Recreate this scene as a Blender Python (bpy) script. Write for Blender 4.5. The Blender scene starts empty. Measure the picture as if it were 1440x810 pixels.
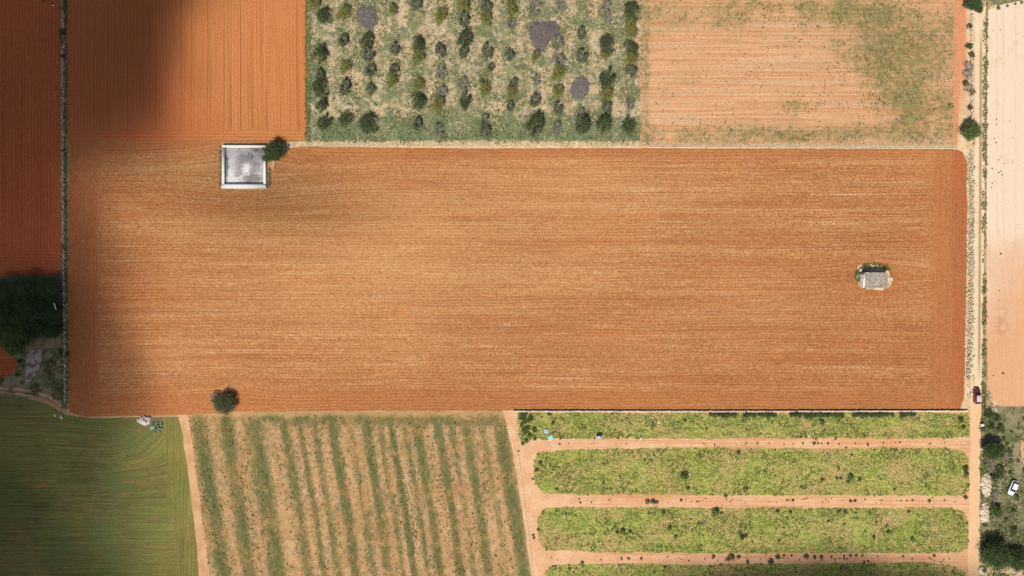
import bpy, bmesh, math, random
import numpy as np
from mathutils import Vector, Matrix

# ------------------------------------------------------------------ scene, camera, light
random.seed(7); rng = np.random.default_rng(7)
S = 0.2                      # metres per photo pixel on the ground
scene = bpy.context.scene
COL = scene.collection
CAM_H = 200.0
SUN_EL = math.radians(52); SUN_AZ = math.radians(199)     # compass azimuth the sun stands at
SUN_W, SKY_W, EXPO = 4.8, 0.062, 0.28

cam_d = bpy.data.cameras.new('camera'); cam = bpy.data.objects.new('camera', cam_d); COL.objects.link(cam)
cam.location = (0, 0, CAM_H); cam.rotation_euler = (0, 0, 0)
cam_d.sensor_width = 36; cam_d.lens = 36 * CAM_H / (1440 * S)
cam_d.clip_start = 1; cam_d.clip_end = 6000
scene.camera = cam
w = bpy.data.worlds.new('World'); scene.world = w; w.use_nodes = True
wn = w.node_tree; bgn = wn.nodes['Background']
sky = wn.nodes.new('ShaderNodeTexSky'); sky.sky_type = 'NISHITA'; sky.sun_disc = False
sky.sun_elevation = SUN_EL; sky.sun_rotation = SUN_AZ; sky.air_density = 1.0; sky.dust_density = 2.0
wn.links.new(sky.outputs[0], bgn.inputs[0]); bgn.inputs[1].default_value = SKY_W
sd = bpy.data.lights.new('sun', 'SUN'); sd.energy = SUN_W; sd.angle = math.radians(0.53); sd.color = (1, .965, .905)
sun = bpy.data.objects.new('sun', sd); COL.objects.link(sun)
SUNV = Vector((math.sin(SUN_AZ) * math.cos(SUN_EL), math.cos(SUN_AZ) * math.cos(SUN_EL), math.sin(SUN_EL)))
sun.rotation_euler = (-SUNV).to_track_quat('-Z', 'Y').to_euler()
scene.view_settings.view_transform = 'Standard'; scene.view_settings.look = 'None'
scene.view_settings.exposure = EXPO; scene.view_settings.gamma = 1
scene.render.engine = 'CYCLES'
scene.cycles.max_bounces = 5; scene.cycles.volume_bounces = 0

def W(px, py, z=0.0): return ((px - 720) * S, (405 - py) * S, z)
def lin(c): c /= 255.; return c / 12.92 if c <= .04045 else ((c + .055) / 1.055) ** 2.4
K = 1.5
def A(r, g, b, k=K):          # base colour of a sunlit flat surface that reads r,g,b in the picture
    return (min(lin(r) / k, .85), min(lin(g) / k, .85), min(lin(b) / k, .85), 1)

# ------------------------------------------------------------------ node expressions
class V:
    def __init__(s, t, k): s.t, s.k = t, k
    def _m(s, op, a, b=None, clamp=False):
        n = s.t.nodes.new('ShaderNodeMath'); n.operation = op; n.use_clamp = clamp
        for i, q in enumerate((a, b)):
            if q is None: continue
            if isinstance(q, V): s.t.links.new(q.k, n.inputs[i])
            else: n.inputs[i].default_value = q
        return V(s.t, n.outputs[0])
    def __add__(s, o): return s._m('ADD', s, o)
    __radd__ = __add__
    def __sub__(s, o): return s._m('SUBTRACT', s, o)
    def __rsub__(s, o): return s._m('SUBTRACT', o, s)
    def __mul__(s, o): return s._m('MULTIPLY', s, o)
    __rmul__ = __mul__
    def __truediv__(s, o): return s._m('DIVIDE', s, o)
    def __neg__(s): return s * -1.0
    def exp(s): return s._m('EXPONENT', s)
    def sin(s): return s._m('SINE', s)
    def abs(s): return s._m('ABSOLUTE', s)
    def max(s, o): return s._m('MAXIMUM', s, o)
    def min(s, o): return s._m('MINIMUM', s, o)
    def sat(s): return s._m('ADD', s, 0.0, True)
class T:
    def __init__(s, tree):
        s.t = tree; co = tree.nodes.new('ShaderNodeTexCoord'); sp = tree.nodes.new('ShaderNodeSeparateXYZ')
        tree.links.new(co.outputs['Object'], sp.inputs[0])
        s.wx, s.wy, s.wz = (V(tree, o) for o in sp.outputs)
        s.x = s.wx / S + 720.; s.y = 405. - s.wy / S
    def vec(s, a, b, c=0.0):
        n = s.t.nodes.new('ShaderNodeCombineXYZ')
        for i, q in enumerate((a, b, c)):
            if isinstance(q, V): s.t.links.new(q.k, n.inputs[i])
            else: n.inputs[i].default_value = q
        return n.outputs[0]
    def noise(s, a, b, scale=1., detail=3., rough=.6, seed=0., dist=0.):
        n = s.t.nodes.new('ShaderNodeTexNoise'); n.inputs['Scale'].default_value = scale
        n.inputs['Detail'].default_value = detail; n.inputs['Roughness'].default_value = rough
        n.inputs['Distortion'].default_value = dist
        s.t.links.new(s.vec(a, b, seed), n.inputs['Vector']); return V(s.t, n.outputs['Fac'])
    def n(s, scale, detail=3., rough=.6, seed=0., dist=0.): return s.noise(s.x, s.y, scale, detail, rough, seed, dist)
    def sm(s, v, a, b):
        n = s.t.nodes.new('ShaderNodeMapRange'); n.interpolation_type = 'SMOOTHSTEP'
        s.t.links.new(v.k, n.inputs[0]); n.inputs[1].default_value = a; n.inputs[2].default_value = b
        return V(s.t, n.outputs[0])
    def blob(s, cx, cy, rx, ry, x=None, y=None):
        x = x or s.x; y = y or s.y; a = (x - cx) / rx; b = (y - cy) / ry
        return (-(a * a + b * b)).exp()
    def mix(s, f, a, b, mode='MIX'):
        n = s.t.nodes.new('ShaderNodeMix'); n.data_type = 'RGBA'; n.blend_type = mode
        for i, q in ((0, f), (6, a), (7, b)):
            if isinstance(q, V): s.t.links.new(q.k, n.inputs[i])
            else: n.inputs[i].default_value = q
        return V(s.t, n.outputs[2])
    def scale(s, c, f):       # albedo variation
        n = s.t.nodes.new('ShaderNodeVectorMath'); n.operation = 'SCALE'
        if isinstance(c, V): s.t.links.new(c.k, n.inputs[0])
        else: n.inputs[0].default_value = c[:3]
        if isinstance(f, V): s.t.links.new(f.k, n.inputs[3])
        else: n.inputs[3].default_value = f
        return V(s.t, n.outputs[0])
def crisp(t, dens, seed, sc=.2, along=None):    # clumpy cover: 1 where plants stand, sharp little edges
    k = t.n(sc, 5., .85, seed) if along is None else t.noise(along[0], along[1], 1., 5., .85, seed)
    return t.sm(dens + (k - .5) * 2.6, .42, .58)
def material(name, build, rough=.95, bump=0.0, dist=0.1, spec=.2, extra=None):
    m = bpy.data.materials.new(name); m.use_nodes = True; t = m.node_tree
    bs = t.nodes['Principled BSDF']; bs.inputs['Roughness'].default_value = rough
    bs.inputs['Specular IOR Level'].default_value = spec
    if extra:
        for k, v in extra.items(): bs.inputs[k].default_value = v
    if isinstance(build, tuple): bs.inputs['Base Color'].default_value = build; return m
    c, h = build(T(t))
    if isinstance(c, V): t.links.new(c.k, bs.inputs['Base Color'])
    else: bs.inputs['Base Color'].default_value = c
    if h is not None and bump:
        b = t.nodes.new('ShaderNodeBump'); b.inputs['Strength'].default_value = bump; b.inputs['Distance'].default_value = dist
        t.links.new(h.k, b.inputs['Height']); t.links.new(b.outputs[0], bs.inputs['Normal'])
    return m

# ------------------------------------------------------------------ object helpers
def tag(o, label, cat=None, group=None, kind=None):
    if label: o['label'] = label
    if cat: o['category'] = cat
    if group: o['group'] = group
    if kind: o['kind'] = kind
    return o
def link(name, me, mat, parent=None, loc=None):
    o = bpy.data.objects.new(name, me); COL.objects.link(o)
    if mat is not None and len(me.materials) == 0: me.materials.append(mat)
    if parent: o.parent = parent
    if loc: o.location = loc
    return o
def np_mesh(name, v, f, smooth=False):
    me = bpy.data.meshes.new(name); v = np.asarray(v, dtype=np.float32); f = np.asarray(f, dtype=np.int32)
    k = f.shape[1]; me.vertices.add(len(v)); me.vertices.foreach_set('co', v.ravel())
    me.loops.add(f.size); me.loops.foreach_set('vertex_index', f.ravel())
    me.polygons.add(len(f)); me.polygons.foreach_set('loop_start', np.arange(0, f.size, k, dtype=np.int32))
    me.update(calc_edges=True); me.validate()
    if smooth: me.polygons.foreach_set('use_smooth', np.ones(len(f), dtype=bool))
    return me
def empty(name, loc, rz=0):
    o = bpy.data.objects.new(name, None); COL.objects.link(o); o.location = loc; o.rotation_euler = (0, 0, rz)
    o.empty_display_size = .5; return o
def dup(root, loc, rz=0, sc=1.):
    r = root.copy(); COL.objects.link(r); r.location = loc; r.rotation_euler = (0, 0, rz)
    r.scale = (sc, sc, sc) if not isinstance(sc, tuple) else sc
    for k in list(r.keys()):
        if k in ('label', 'group', 'category'): pass
    for ch in list(root.children):
        c = ch.copy(); COL.objects.link(c); c.parent = r
        for g in list(ch.children):
            d = g.copy(); COL.objects.link(d); d.parent = c
    return r

def hash2(ix, iy, s):
    h = (ix.astype(np.int64) * 374761393 + iy.astype(np.int64) * 668265263 + s * 1442695041) & 0x7fffffff
    h = ((h ^ (h >> 13)) * 1274126177) & 0x7fffffff
    return (h & 0xffff) / 65535.
def vnoise(x, y, s=0):
    x = np.asarray(x, float); y = np.asarray(y, float)
    ix, iy = np.floor(x), np.floor(y); fx, fy = x - ix, y - iy
    fx = fx * fx * (3 - 2 * fx); fy = fy * fy * (3 - 2 * fy)
    a = hash2(ix, iy, s); b = hash2(ix + 1, iy, s); c = hash2(ix, iy + 1, s); d = hash2(ix + 1, iy + 1, s)
    return (a * (1 - fx) + b * fx) * (1 - fy) + (c * (1 - fx) + d * fx) * fy
def fbm(x, y, s=0, o=4):
    r = 0; a = .5; n = 0
    for i in range(o): r = r + a * vnoise(np.asarray(x) * 2 ** i, np.asarray(y) * 2 ** i, s + i); n += a; a *= .55
    return r / n

def rough_poly(pts, amp=1.0, step=3.0, seed=0, closed=True):
    out = []; n = len(pts); rr = random.Random(seed)
    for i in range(n if closed else n - 1):
        a = Vector(pts[i]); b = Vector(pts[(i + 1) % n]); L = (b - a).length; k = max(1, int(L / step))
        t = (b - a) / max(L, 1e-6); nn = Vector((-t.y, t.x))
        for j in range(k):
            p = a + (b - a) * j / k
            e = (float(fbm(p.x * .06, p.y * .06, seed)) - .5) * 3.0 + rr.uniform(-.45, .45)
            if j == 0: e *= .3
            p = p + nn * e * amp; out.append((p.x, p.y))
    return out
def sheet(name, pts, z, mat, amp=1.0, seed=0, label=None, kind='structure', step=3.0):
    q = rough_poly(pts, amp, step, seed)
    me = bpy.data.meshes.new(name); me.from_pydata([W(x, y, z) for x, y in q], [], [list(range(len(q)))]); me.update()
    if me.polygons[0].normal.z < 0: me.flip_normals()
    o = link(name, me, mat); o['kind'] = kind
    if label: o['label'] = label
    return o

def inside(px, py, poly):
    px = np.asarray(px); py = np.asarray(py); r = np.zeros(px.shape, bool); n = len(poly)
    for i in range(n):
        x1, y1 = poly[i]; x2, y2 = poly[(i + 1) % n]
        if y1 == y2: continue
        c = ((y1 > py) != (y2 > py)) & (px < (x2 - x1) * (py - y1) / (y2 - y1) + x1); r ^= c
    return r
def leaves(cen, size, up=.6, aspect=.6):
    """one bent-free leaf quad per centre; returns v, f"""
    n = len(cen); nrm = rng.normal(size=(n, 3)); nrm[:, 2] = np.abs(nrm[:, 2]) + up; nrm /= np.linalg.norm(nrm, axis=1)[:, None]
    r = rng.normal(size=(n, 3)); a = np.cross(nrm, r); a /= np.linalg.norm(a, axis=1)[:, None]; b = np.cross(nrm, a)
    s = np.broadcast_to(np.asarray(size), (n,))[:, None] * rng.uniform(.6, 1.3, (n, 1))
    v = np.stack([cen - a * s * .5, cen + b * s * aspect * .5, cen + a * s * .5, cen - b * s * aspect * .5], 1).reshape(-1, 3)
    return v, np.arange(4 * n).reshape(-1, 4)
def tube(pts, rad, k=5):
    v = []; f = []
    for i, p in enumerate(pts):
        p = Vector(p); d = (Vector(pts[min(i + 1, len(pts) - 1)]) - Vector(pts[max(i - 1, 0)]))
        if d.length < 1e-6: d = Vector((0, 0, 1))
        q = d.to_track_quat('Z', 'Y')
        for j in range(k):
            a = 2 * math.pi * j / k; v.append(p + q @ Vector((math.cos(a) * rad[i], math.sin(a) * rad[i], 0)))
    for i in range(len(pts) - 1):
        for j in range(k): f.append((i * k + j, i * k + (j + 1) % k, (i + 1) * k + (j + 1) % k, (i + 1) * k + j))
    return np.array([tuple(q) for q in v]), np.array(f)
def join(parts):
    vs, fs, o = [], [], 0
    for v, f in parts: vs.append(v); fs.append(np.asarray(f) + o); o += len(v)
    return np.concatenate(vs), np.concatenate(fs)
CUBE = np.array([[-1, -1, -1], [1, -1, -1], [1, 1, -1], [-1, 1, -1], [-1, -1, 1], [1, -1, 1], [1, 1, 1], [-1, 1, 1]], float)
CF = np.array([[0, 3, 2, 1], [4, 5, 6, 7], [0, 1, 5, 4], [1, 2, 6, 5], [2, 3, 7, 6], [3, 0, 4, 7]])
def stones(cen, size, rot=True, jit=.3, taper=.75):
    """n rough blocks; size (n,3) half sizes"""
    n = len(cen); v = np.broadcast_to(CUBE, (n, 8, 3)).copy()
    v[:, 4:, :2] *= taper; v += rng.uniform(-jit, jit, v.shape); v *= np.asarray(size)[:, None, :]
    if rot is not False:
        a = rng.uniform(0, math.pi, n) if rot is True else rng.normal(rot, .12, n)
        c, s = np.cos(a)[:, None], np.sin(a)[:, None]
        x = v[..., 0] * c - v[..., 1] * s; y = v[..., 0] * s + v[..., 1] * c; v[..., 0] = x; v[..., 1] = y
    v += np.asarray(cen)[:, None, :]
    return v.reshape(-1, 3), (CF[None] + 8 * np.arange(n)[:, None, None]).reshape(-1, 4)
def box_v(x0, x1, y0, y1, z0, z1):
    v = CUBE.copy() * .5 + .5; v = v * np.array([x1 - x0, y1 - y0, z1 - z0]) + np.array([x0, y0, z0]); return v, CF.copy()

# ------------------------------------------------------------------ ground materials
def furrows(t, along, across, seed=0.):
    """streaky lines running along one axis: coarse + fine, 0..1"""
    a = t.noise(along * .012, across * .42, 1., 4., .7, seed)
    b = t.noise(along * .05, across * .9, 1., 2., .6, seed + 5)
    return a * .6 + b * .4
def soil_main(t):
    x, y = t.x, t.y
    # furrows bend round the hut, the tank and the bush
    yy = y
    for cx, cy, rx, ry, k in ((1228, 392, 55, 26, .75), (345, 238, 70, 45, .6), (318, 566, 60, 24, .6), (400, 215, 50, 40, .3)):
        yy = yy - (y - cy) * t.blob(cx, cy, rx, ry) * k
    warp = (t.n(.006, 2., .5, 3.) - .5) * 10.
    fh = furrows(t, x, yy + warp); fv = furrows(t, y, x, 11.)
    edge = t.n(.03, 2., .6, 9.) * 12. - 6.
    hv = (1. - t.sm(x + edge, 134., 146.)).max(t.sm(x + edge, 1296., 1322.) )
    top = (1. - t.sm(y + edge, 214., 232.)) * (t.sm(x, 380., 420.) + (1. - t.sm(y + edge, 204., 216.))).min(1.)
    bot = t.sm(y + edge, 540., 556.)
    head = hv.max(top * .8).max(bot * .8)
    lines = t.noise(x * .0018, (yy + warp) * .42, 1., 4., .8, 61.)
    linv = t.noise(x * .5, y * .0035, 1., 3., .75, 62.)
    lines = linv * hv + lines * (1. - hv)
    f = fv * hv + fh * (1. - hv)
    fine = t.n(.4, 4., .85, 4.)
    big = t.noise(x * .0022, (yy + warp) * .04, 1., 4., .65, 2.)
    straw = t.noise(x * .03, (yy + warp) * .3, 1., 4., .75, 3.)
    straw_amt = t.sm(straw * .45 + big * .4 + .075 + (fine - .5) * .8 + (lines - .5) * .45, .42, .68) * (1. - head * .8)
    c = t.mix(t.sm(f * .5 + lines * .5, .4, .58), A(164, 100, 56), A(198, 128, 75))
    c = t.mix(t.sm(t.n(.004, 3., .5, 21.), .42, .6) * .5, c, A(208, 136, 82))
    c = t.mix(straw_amt * .6, c, A(216, 168, 112))
    pale = t.sm(t.noise(x * .008, yy * .2, 1., 4., .7, 31.) + (fine - .5) * .4, .58, .72) * (1. - head)
    c = t.mix(pale * .55, c, A(238, 204, 160))
    # thin green weeds in patches
    gm = t.blob(450, 290, 110, 45) * .8 + t.blob(640, 270, 130, 45) * .5 + t.blob(560, 390, 160, 25) * .5 + t.blob(230, 230, 110, 18) * .7 \
        + t.blob(900, 300, 160, 60) * .3 + t.blob(300, 330, 110, 50) * .5 + t.blob(760, 500, 240, 40) * .25 + t.blob(1240, 330, 60, 50) * .25
    g = t.sm(fine * .5 + fh * .5 + (straw - .5) * .5, .5, .6) * gm.min(.8)
    c = t.mix(g * .6, c, A(140, 124, 64))
    c = t.mix(head * .4, c, A(186, 116, 68))
    # pale turning strip at the right, darker margin
    c = t.mix(t.sm(x + edge * .4, 1333., 1346.) * .45, c, A(176, 98, 54))
    c = t.mix(t.blob(1228, 394, 36, 24) * .5, c, A(188, 118, 66))
    c = t.mix(t.sm(lines, .55, .63) * .6 * (1. - head * .4), c, A(142, 82, 46))
    c = t.mix((1. - t.sm(big, .36, .5)) * .25 * (1. - head), c, A(176, 104, 60))
    patch = (t.blob(560, 370, 330, 120) + t.blob(820, 250, 200, 40) * .7) * (1. - head) * (t.sm(t.noise(x * .004, yy * .03, 1., 4., .65, 95.), .3, .6) * .7 + .3)
    c = t.mix(patch * .42, c, A(224, 172, 114))
    bands = t.noise(x * .0025, yy * .06, 1., 4., .7, 99.); c = t.mix((1. - t.sm(bands, .38, .52)) * .25 * (1. - head), c, A(170, 102, 58)); c = t.mix(t.sm(bands, .54, .66) * .3 * (1. - head), c, A(222, 170, 118))
    c = t.mix(t.blob(1120, 470, 260, 70) * .3, c, A(172, 104, 60))
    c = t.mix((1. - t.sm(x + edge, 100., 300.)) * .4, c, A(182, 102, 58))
    c = t.scale(c, t.sm(fine, .25, .75) * .6 + .7)
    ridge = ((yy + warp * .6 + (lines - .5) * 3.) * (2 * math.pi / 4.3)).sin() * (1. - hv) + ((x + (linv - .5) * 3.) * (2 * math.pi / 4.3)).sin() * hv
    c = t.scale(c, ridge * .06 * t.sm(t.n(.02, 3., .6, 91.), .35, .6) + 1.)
    return c, f * .8 + fine * 1.2 + ridge * .12
def soil_vert(red, deep, seed, arcs=False):
    def b(t):
        x, y = t.x, t.y
        xx = x + (t.n(.004, 2., .5, seed) - .5) * 8.
        f = furrows(t, y, xx, seed + 1) * .6 + t.noise(xx * .5, y * .004, 1., 3., .75, seed + 6) * .4
        low = t.sm(y, 176., 190.) if arcs else t.sm(y, 345., 362.)
        fh = furrows(t, x, y, seed + 3)
        f = f * (1. - low) + fh * low
        if arcs:                       # turning marks swept round towards the tank
            r = ((x - 395.) * (x - 395.) + (y - 60.) * (y - 60.))._m('POWER', (x - 395.) * (x - 395.) + (y - 60.) * (y - 60.), .5)
            fa = t.noise(r * .5, 0., 1., 3., .6, 8.)
            m = t.blob(300, 150, 60, 42)
            f = f * (1. - m * .8) + fa * m * .8
        fine = t.n(.6, 3., .75, seed + 4)
        c = t.mix(t.sm(f + (fine - .5) * .3, .34, .62), deep, red)
        ln = t.sm(t.noise(xx * .3, y * .002, 1., 1., .5, seed + 7), .56, .68)
        c = t.mix(ln * .4 * (1. - low), c, A(110, 56, 30))
        c = t.mix(t.sm(t.n(.008, 3., .5, seed + 9), .4, .62) * .3, c, A(200, 118, 62))
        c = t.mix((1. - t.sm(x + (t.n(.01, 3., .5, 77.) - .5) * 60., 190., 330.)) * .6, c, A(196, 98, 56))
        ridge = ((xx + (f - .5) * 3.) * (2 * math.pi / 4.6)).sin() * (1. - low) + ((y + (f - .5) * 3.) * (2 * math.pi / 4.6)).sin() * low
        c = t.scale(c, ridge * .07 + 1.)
        c = t.scale(c, t.sm(fine, .2, .8) * .6 + .7)
        return c, f * .8 + fine * 1.0 + ridge * .15
    return b
def orchard_ground(t):
    x, y = t.x, t.y
    n1 = t.n(.035, 4., .65, 1.); n2 = t.n(.14, 4., .7, 2.); st = t.noise(x * .04, y * .25, 1., 4., .7, 3.)
    base = t.mix(t.sm(n1 + (st - .5) * .6, .4, .62), A(204, 174, 136), A(164, 150, 118))
    base = t.mix(t.sm(t.n(.05, 3., .6, 14.), .5, .62) * .7, base, A(196, 182, 150))
    colm = (t.x * (2 * math.pi / 33.4) - (450. * 2 * math.pi / 33.4 - math.pi / 2)).sin() * .05
    gm = t.sm(n2 * .6 + n1 * .5 + colm + t.sm(y, 150., 180.) * .16 + t.blob(440, 100, 16, 120) * .1, .46, .62)
    g = t.mix(t.sm(t.n(.08, 3., .6, 5.), .4, .6), A(116, 126, 90), A(142, 142, 96))
    c = t.mix(gm * .9, base, g)
    c = t.mix(crisp(t, t.sm(n1, .35, .65) * .35 + .12, 51.) * .6, c, A(104, 112, 74))
    c = t.mix(crisp(t, t.sm(n1, .65, .35) * .3 + .1, 52.) * .6, c, A(226, 206, 172))
    band = t.sm(y + (n1 - .5) * 60., 160., 176.) * crisp(t, t.sm(n1, .3, .6) * .3 + .45, 53.)
    c = t.mix(band * .75, c, t.mix(t.sm(n2, .4, .6), A(92, 116, 82), A(128, 138, 92)))
    c = t.mix(t.sm(y + n2 * 8., 200., 206.), c, A(232, 206, 158))
    c = t.scale(c, t.sm(t.n(.4, 4., .85, 7.), .25, .75) * .8 + .56)
    return c, n2 + t.n(.6, 2., .7, 8.) * .5
def field_ne(t):
    x, y = t.x, t.y
    n1 = t.n(.02, 4., .62, 1.); n2 = t.n(.12, 4., .75, 2.); st = t.noise(x * .006, y * .35, 1., 3., .65, 3.)
    base = t.mix(t.sm(st, .4, .62), A(208, 150, 106), A(224, 176, 134))
    base = t.mix(t.sm(t.noise(x * .005, y * .12, 1., 3., .6, 33.), .5, .62) * .5, base, A(208, 172, 138))
    dens = (t.blob(1060, 12, 130, 20) + t.blob(990, 35, 60, 14) * .6 + t.blob(1310, 60, 80, 60) * .85 + t.blob(1300, 150, 70, 50) * .9
            + t.blob(1210, 15, 60, 30) * .9 + t.blob(1118, 150, 30, 14) * .85 + t.blob(970, 112, 30, 10) * .4 + t.blob(1100, 190, 240, 16) * 1.
            + t.blob(908, 100, 9, 130) * .95 + t.blob(1240, 85, 60, 60) * .7 + t.blob(930, 60, 40, 50) * .3 + t.blob(1120, 60, 90, 22) * .3)
    n3 = t.n(.3, 4., .85, 37.)
    g = t.sm(dens * .18 + n1 * .55 + n2 * .6 + (n3 - .5) * 1.1, .62, .8) * (.25 + dens.min(1.) * .4)
    gc = t.mix(t.sm(t.n(.05, 3., .6, 6.), .42, .58), A(122, 116, 68), A(146, 134, 76))
    gc = t.mix(t.sm(n1, .45, .65) * .5, gc, A(112, 124, 88))
    c = t.mix(g * .85, base, gc)
    c = t.mix(crisp(t, dens * .42 + n1 * .9 - .4, 54., .13) * .75, c, t.mix(t.sm(n2, .4, .6), A(112, 112, 62), A(140, 134, 82)))
    c = t.mix(crisp(t, (n1 - .45) * 1.2 - .02, 55., .3) * .6, c, A(138, 122, 72))
    ln = t.sm(t.noise(x * .003, y * .7, 1., 2., .5, 19.), .6, .7)
    c = t.mix(ln * .3, c, A(160, 120, 100))
    edge = t.sm(x + (n2 - .5) * 14., 1336., 1345.)
    c = t.mix(edge * .9, c, A(216, 148, 104))
    c = t.scale(c, t.sm(n3, .25, .75) * .5 + .75)
    return c, st * .6 + n2 * .5
def field_pale(t):
    x, y = t.x, t.y
    n1 = t.n(.012, 3., .55, 1.); f = t.noise(x * .5, y * .01, 1., 2., .5, 4.)
    c = t.mix(t.sm(y + (n1 - .5) * 180. + (x - 1400.) * .6, 290., 480.), A(242, 216, 188), A(228, 172, 128))
    c = t.mix(t.blob(1408, 455, 12, 25) * t.sm(t.n(.1, 3., .6, 5.), .4, .6) * .8, c, A(200, 150, 120))
    for cx, bend in ((1402., 34.), (1411., 34.), (1428., -20.)):
        d = (x - cx - t.sm(y, 300., 580.) * bend) / 1.2; c = t.mix((-(d * d)).exp() * .35 * t.sm(t.n(.08, 3., .7, 12.), .35, .6), c, A(214, 172, 134))
    c = t.mix(t.sm(t.n(.05, 5., .75, 13.), .5, .68) * .35, c, A(222, 182, 144))
    c = t.scale(c, t.sm(f, .3, .7) * .07 + .95)
    c = t.scale(c, t.sm(t.n(.35, 4., .85, 3.), .25, .75) * .2 + .89)
    return c, t.n(.5, 3., .7, 8.) + f
def striped(t):
    x, y = t.x, t.y
    u = x - (y - 580.) * .16 + (t.noise(0., y, .02, 2., .5, 9.) - .5) * 5.
    n1 = t.n(.025, 4., .65, 1.); n2 = t.n(.16, 4., .75, 2.); f = t.noise(u * .55, y * .02, 1., 4., .72, 3.)
    base = t.mix(t.sm(f * .6 + n1 * .4, .4, .6), A(198, 148, 102), A(226, 180, 136))
    s = None
    for cx, wd, k in ((278, 8, .9), (315, 7, 1.), (345, 5, .3), (357, 8, .9), (398, 7, .7), (420, 4, .7), (440, 6, .5), (465, 6, 1.05), (490, 6, .35), (512, 6, .8), (531, 4, .4),
                      (547, 4, .9), (567, 4, .4), (584, 6, .8), (613, 5, .9), (632, 5, .35), (652, 6, .8), (676, 5, .3), (701, 8, 1.)):
        a = (u - float(cx)) / float(wd); b = (-(a * a)).exp() * k; s = b if s is None else s + b
    topb = (1. - t.sm(y + (n1 - .5) * 30., 588., 606.)) * t.sm(x, 330., 420.) * .8
    dens = s.max(topb) * (.35 + t.sm(n1, .3, .6) * 1.1) + (1. - t.sm(x, 280., 460.)) * .14 + (t.n(.01, 3., .6, 88.) - .5) * .6
    n3 = t.n(.35, 4., .85, 37.)
    g = t.sm(dens * .36 + n2 * .6 + f * .5 + (n3 - .5) * .9, .5, .74)
    gc = t.mix(t.sm(n1, .4, .6), A(120, 112, 64), A(100, 106, 62))
    c = t.mix(g * .85, base, gc)
    dry = t.sm(t.n(.1, 3., .7, 12.) * .5 + f * .5, .5, .62)
    c = t.mix(dry * .5, c, A(204, 170, 104))
    c = t.mix(crisp(t, dens * .4 + (f - .5) * 1.2 + .1, 56., .2, (u * .3, y * .07)) * .7, c, t.mix(t.sm(n1, .4, .6), A(108, 102, 54), A(92, 104, 54)))
    c = t.mix(crisp(t, n1 * .5 - .12, 57., .3) * .6, c, A(126, 104, 60))
    vt = (1. - t.sm(y + (n1 - .5) * 16., 580., 590.)); c = t.mix(vt * .6, c, A(214, 168, 112))
    c = t.scale(c, t.sm(n3, .25, .75) * .6 + .68)
    return c, f + n2 * .5
def field_sw(t):
    x, y = t.x, t.y
    n1 = t.n(.015, 4., .6, 1.); n2 = t.n(.1, 4., .7, 2.)
    yy = y + t.blob(225, 600, 70, 50) * (x - 180.) * .7; f = furrows(t, x, yy, 3.); fv = furrows(t, y, x, 12.)
    hv = t.sm(x - (y - 580.) * .12 + (n1 - .5) * 20., 216., 232.)
    f = f * (1. - hv) + fv * hv
    c = t.mix(t.sm(f + (n1 - .5) * .4, .38, .6), A(108, 104, 58), A(138, 132, 74))
    c = t.mix(t.sm(n1 + (f - .5) * .5, .45, .62) * .6, c, A(98, 118, 62))
    c = t.mix(t.sm(t.n(.01, 3., .6, 14.) + (f - .5) * .8, .5, .64) * .5, c, A(152, 134, 76))
    c = t.mix(t.sm(x, 150., 240.) * .3, c, A(150, 138, 66))
    bare = t.sm(t.noise(x * .012, y * .15, 1., 3., .6, 41.), .62, .68); c = t.mix(bare * .6, c, A(168, 118, 74))
    lines = t.noise(x * .006, yy * .5, 1., 3., .8, 71.) * (1. - hv) + t.noise(x * .5, y * .006, 1., 3., .8, 72.) * hv
    c = t.scale(c, t.sm(lines, .3, .7) * .4 + .8)
    c = t.scale(c, t.sm(t.n(.4, 4., .85, 7.), .25, .75) * .5 + .74)
    return c, f + n2 * .4
def crop_bed(t):
    x, y = t.x, t.y
    n1 = t.n(.02, 4., .65, 1.); n2 = t.noise(x * .1, y * .16, 1., 4., .75, 2.); n3 = t.n(.35, 3., .75, 3.)
    base = A(204, 164, 116)
    gc = t.mix(t.sm(n2, .38, .6), A(134, 144, 64), A(172, 178, 84))
    gc = t.mix(t.sm(n1, .45, .6) * .5, gc, A(150, 148, 78))
    bare = t.sm(n1 * .35 + n2 * .3 + n3 * .55, .56, .7)
    c = t.mix(bare * .75, gc, base)
    ln = t.sm(t.noise(x * .008, y * .5, 1., 2., .6, 9.), .6, .7); c = t.mix(ln * .5, c, A(120, 106, 56)); rw = t.sm(t.noise(x * .01, y * .22, 1., 2., .6, 29.), .56, .66); c = t.mix(rw * .4, c, A(196, 156, 108))
    c = t.scale(c, t.sm(n3, .25, .75) * .8 + .6)
    return c, n2 + n3
def track(main, alt, ruts=None):
    def b(t):
        n1 = t.n(.05, 4., .6, 1.); n3 = t.n(.5, 3., .75, 3.)
        c = t.mix(t.sm(n1, .4, .62), main, alt)
        if ruts: c = ruts(t, c, n3)
        c = t.scale(c, t.sm(n3, .25, .75) * .3 + .85)
        return c, n3 + n1
    return b
def scrub(t):
    n1 = t.n(.04, 4., .65, 1.); n2 = t.n(.2, 4., .75, 2.)
    c = t.mix(t.sm(n1, .4, .6), A(112, 116, 76), A(156, 142, 108))
    c = t.mix(t.sm(n2, .5, .64) * .7, c, A(176, 156, 124))
    c = t.mix(t.sm(t.n(.09, 3., .7, 7.), .54, .62) * .6, c, A(96, 108, 58))
    c = t.scale(c, t.sm(t.n(.6, 3., .8, 4.), .25, .75) * .6 + .66)
    return c, n2
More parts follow.
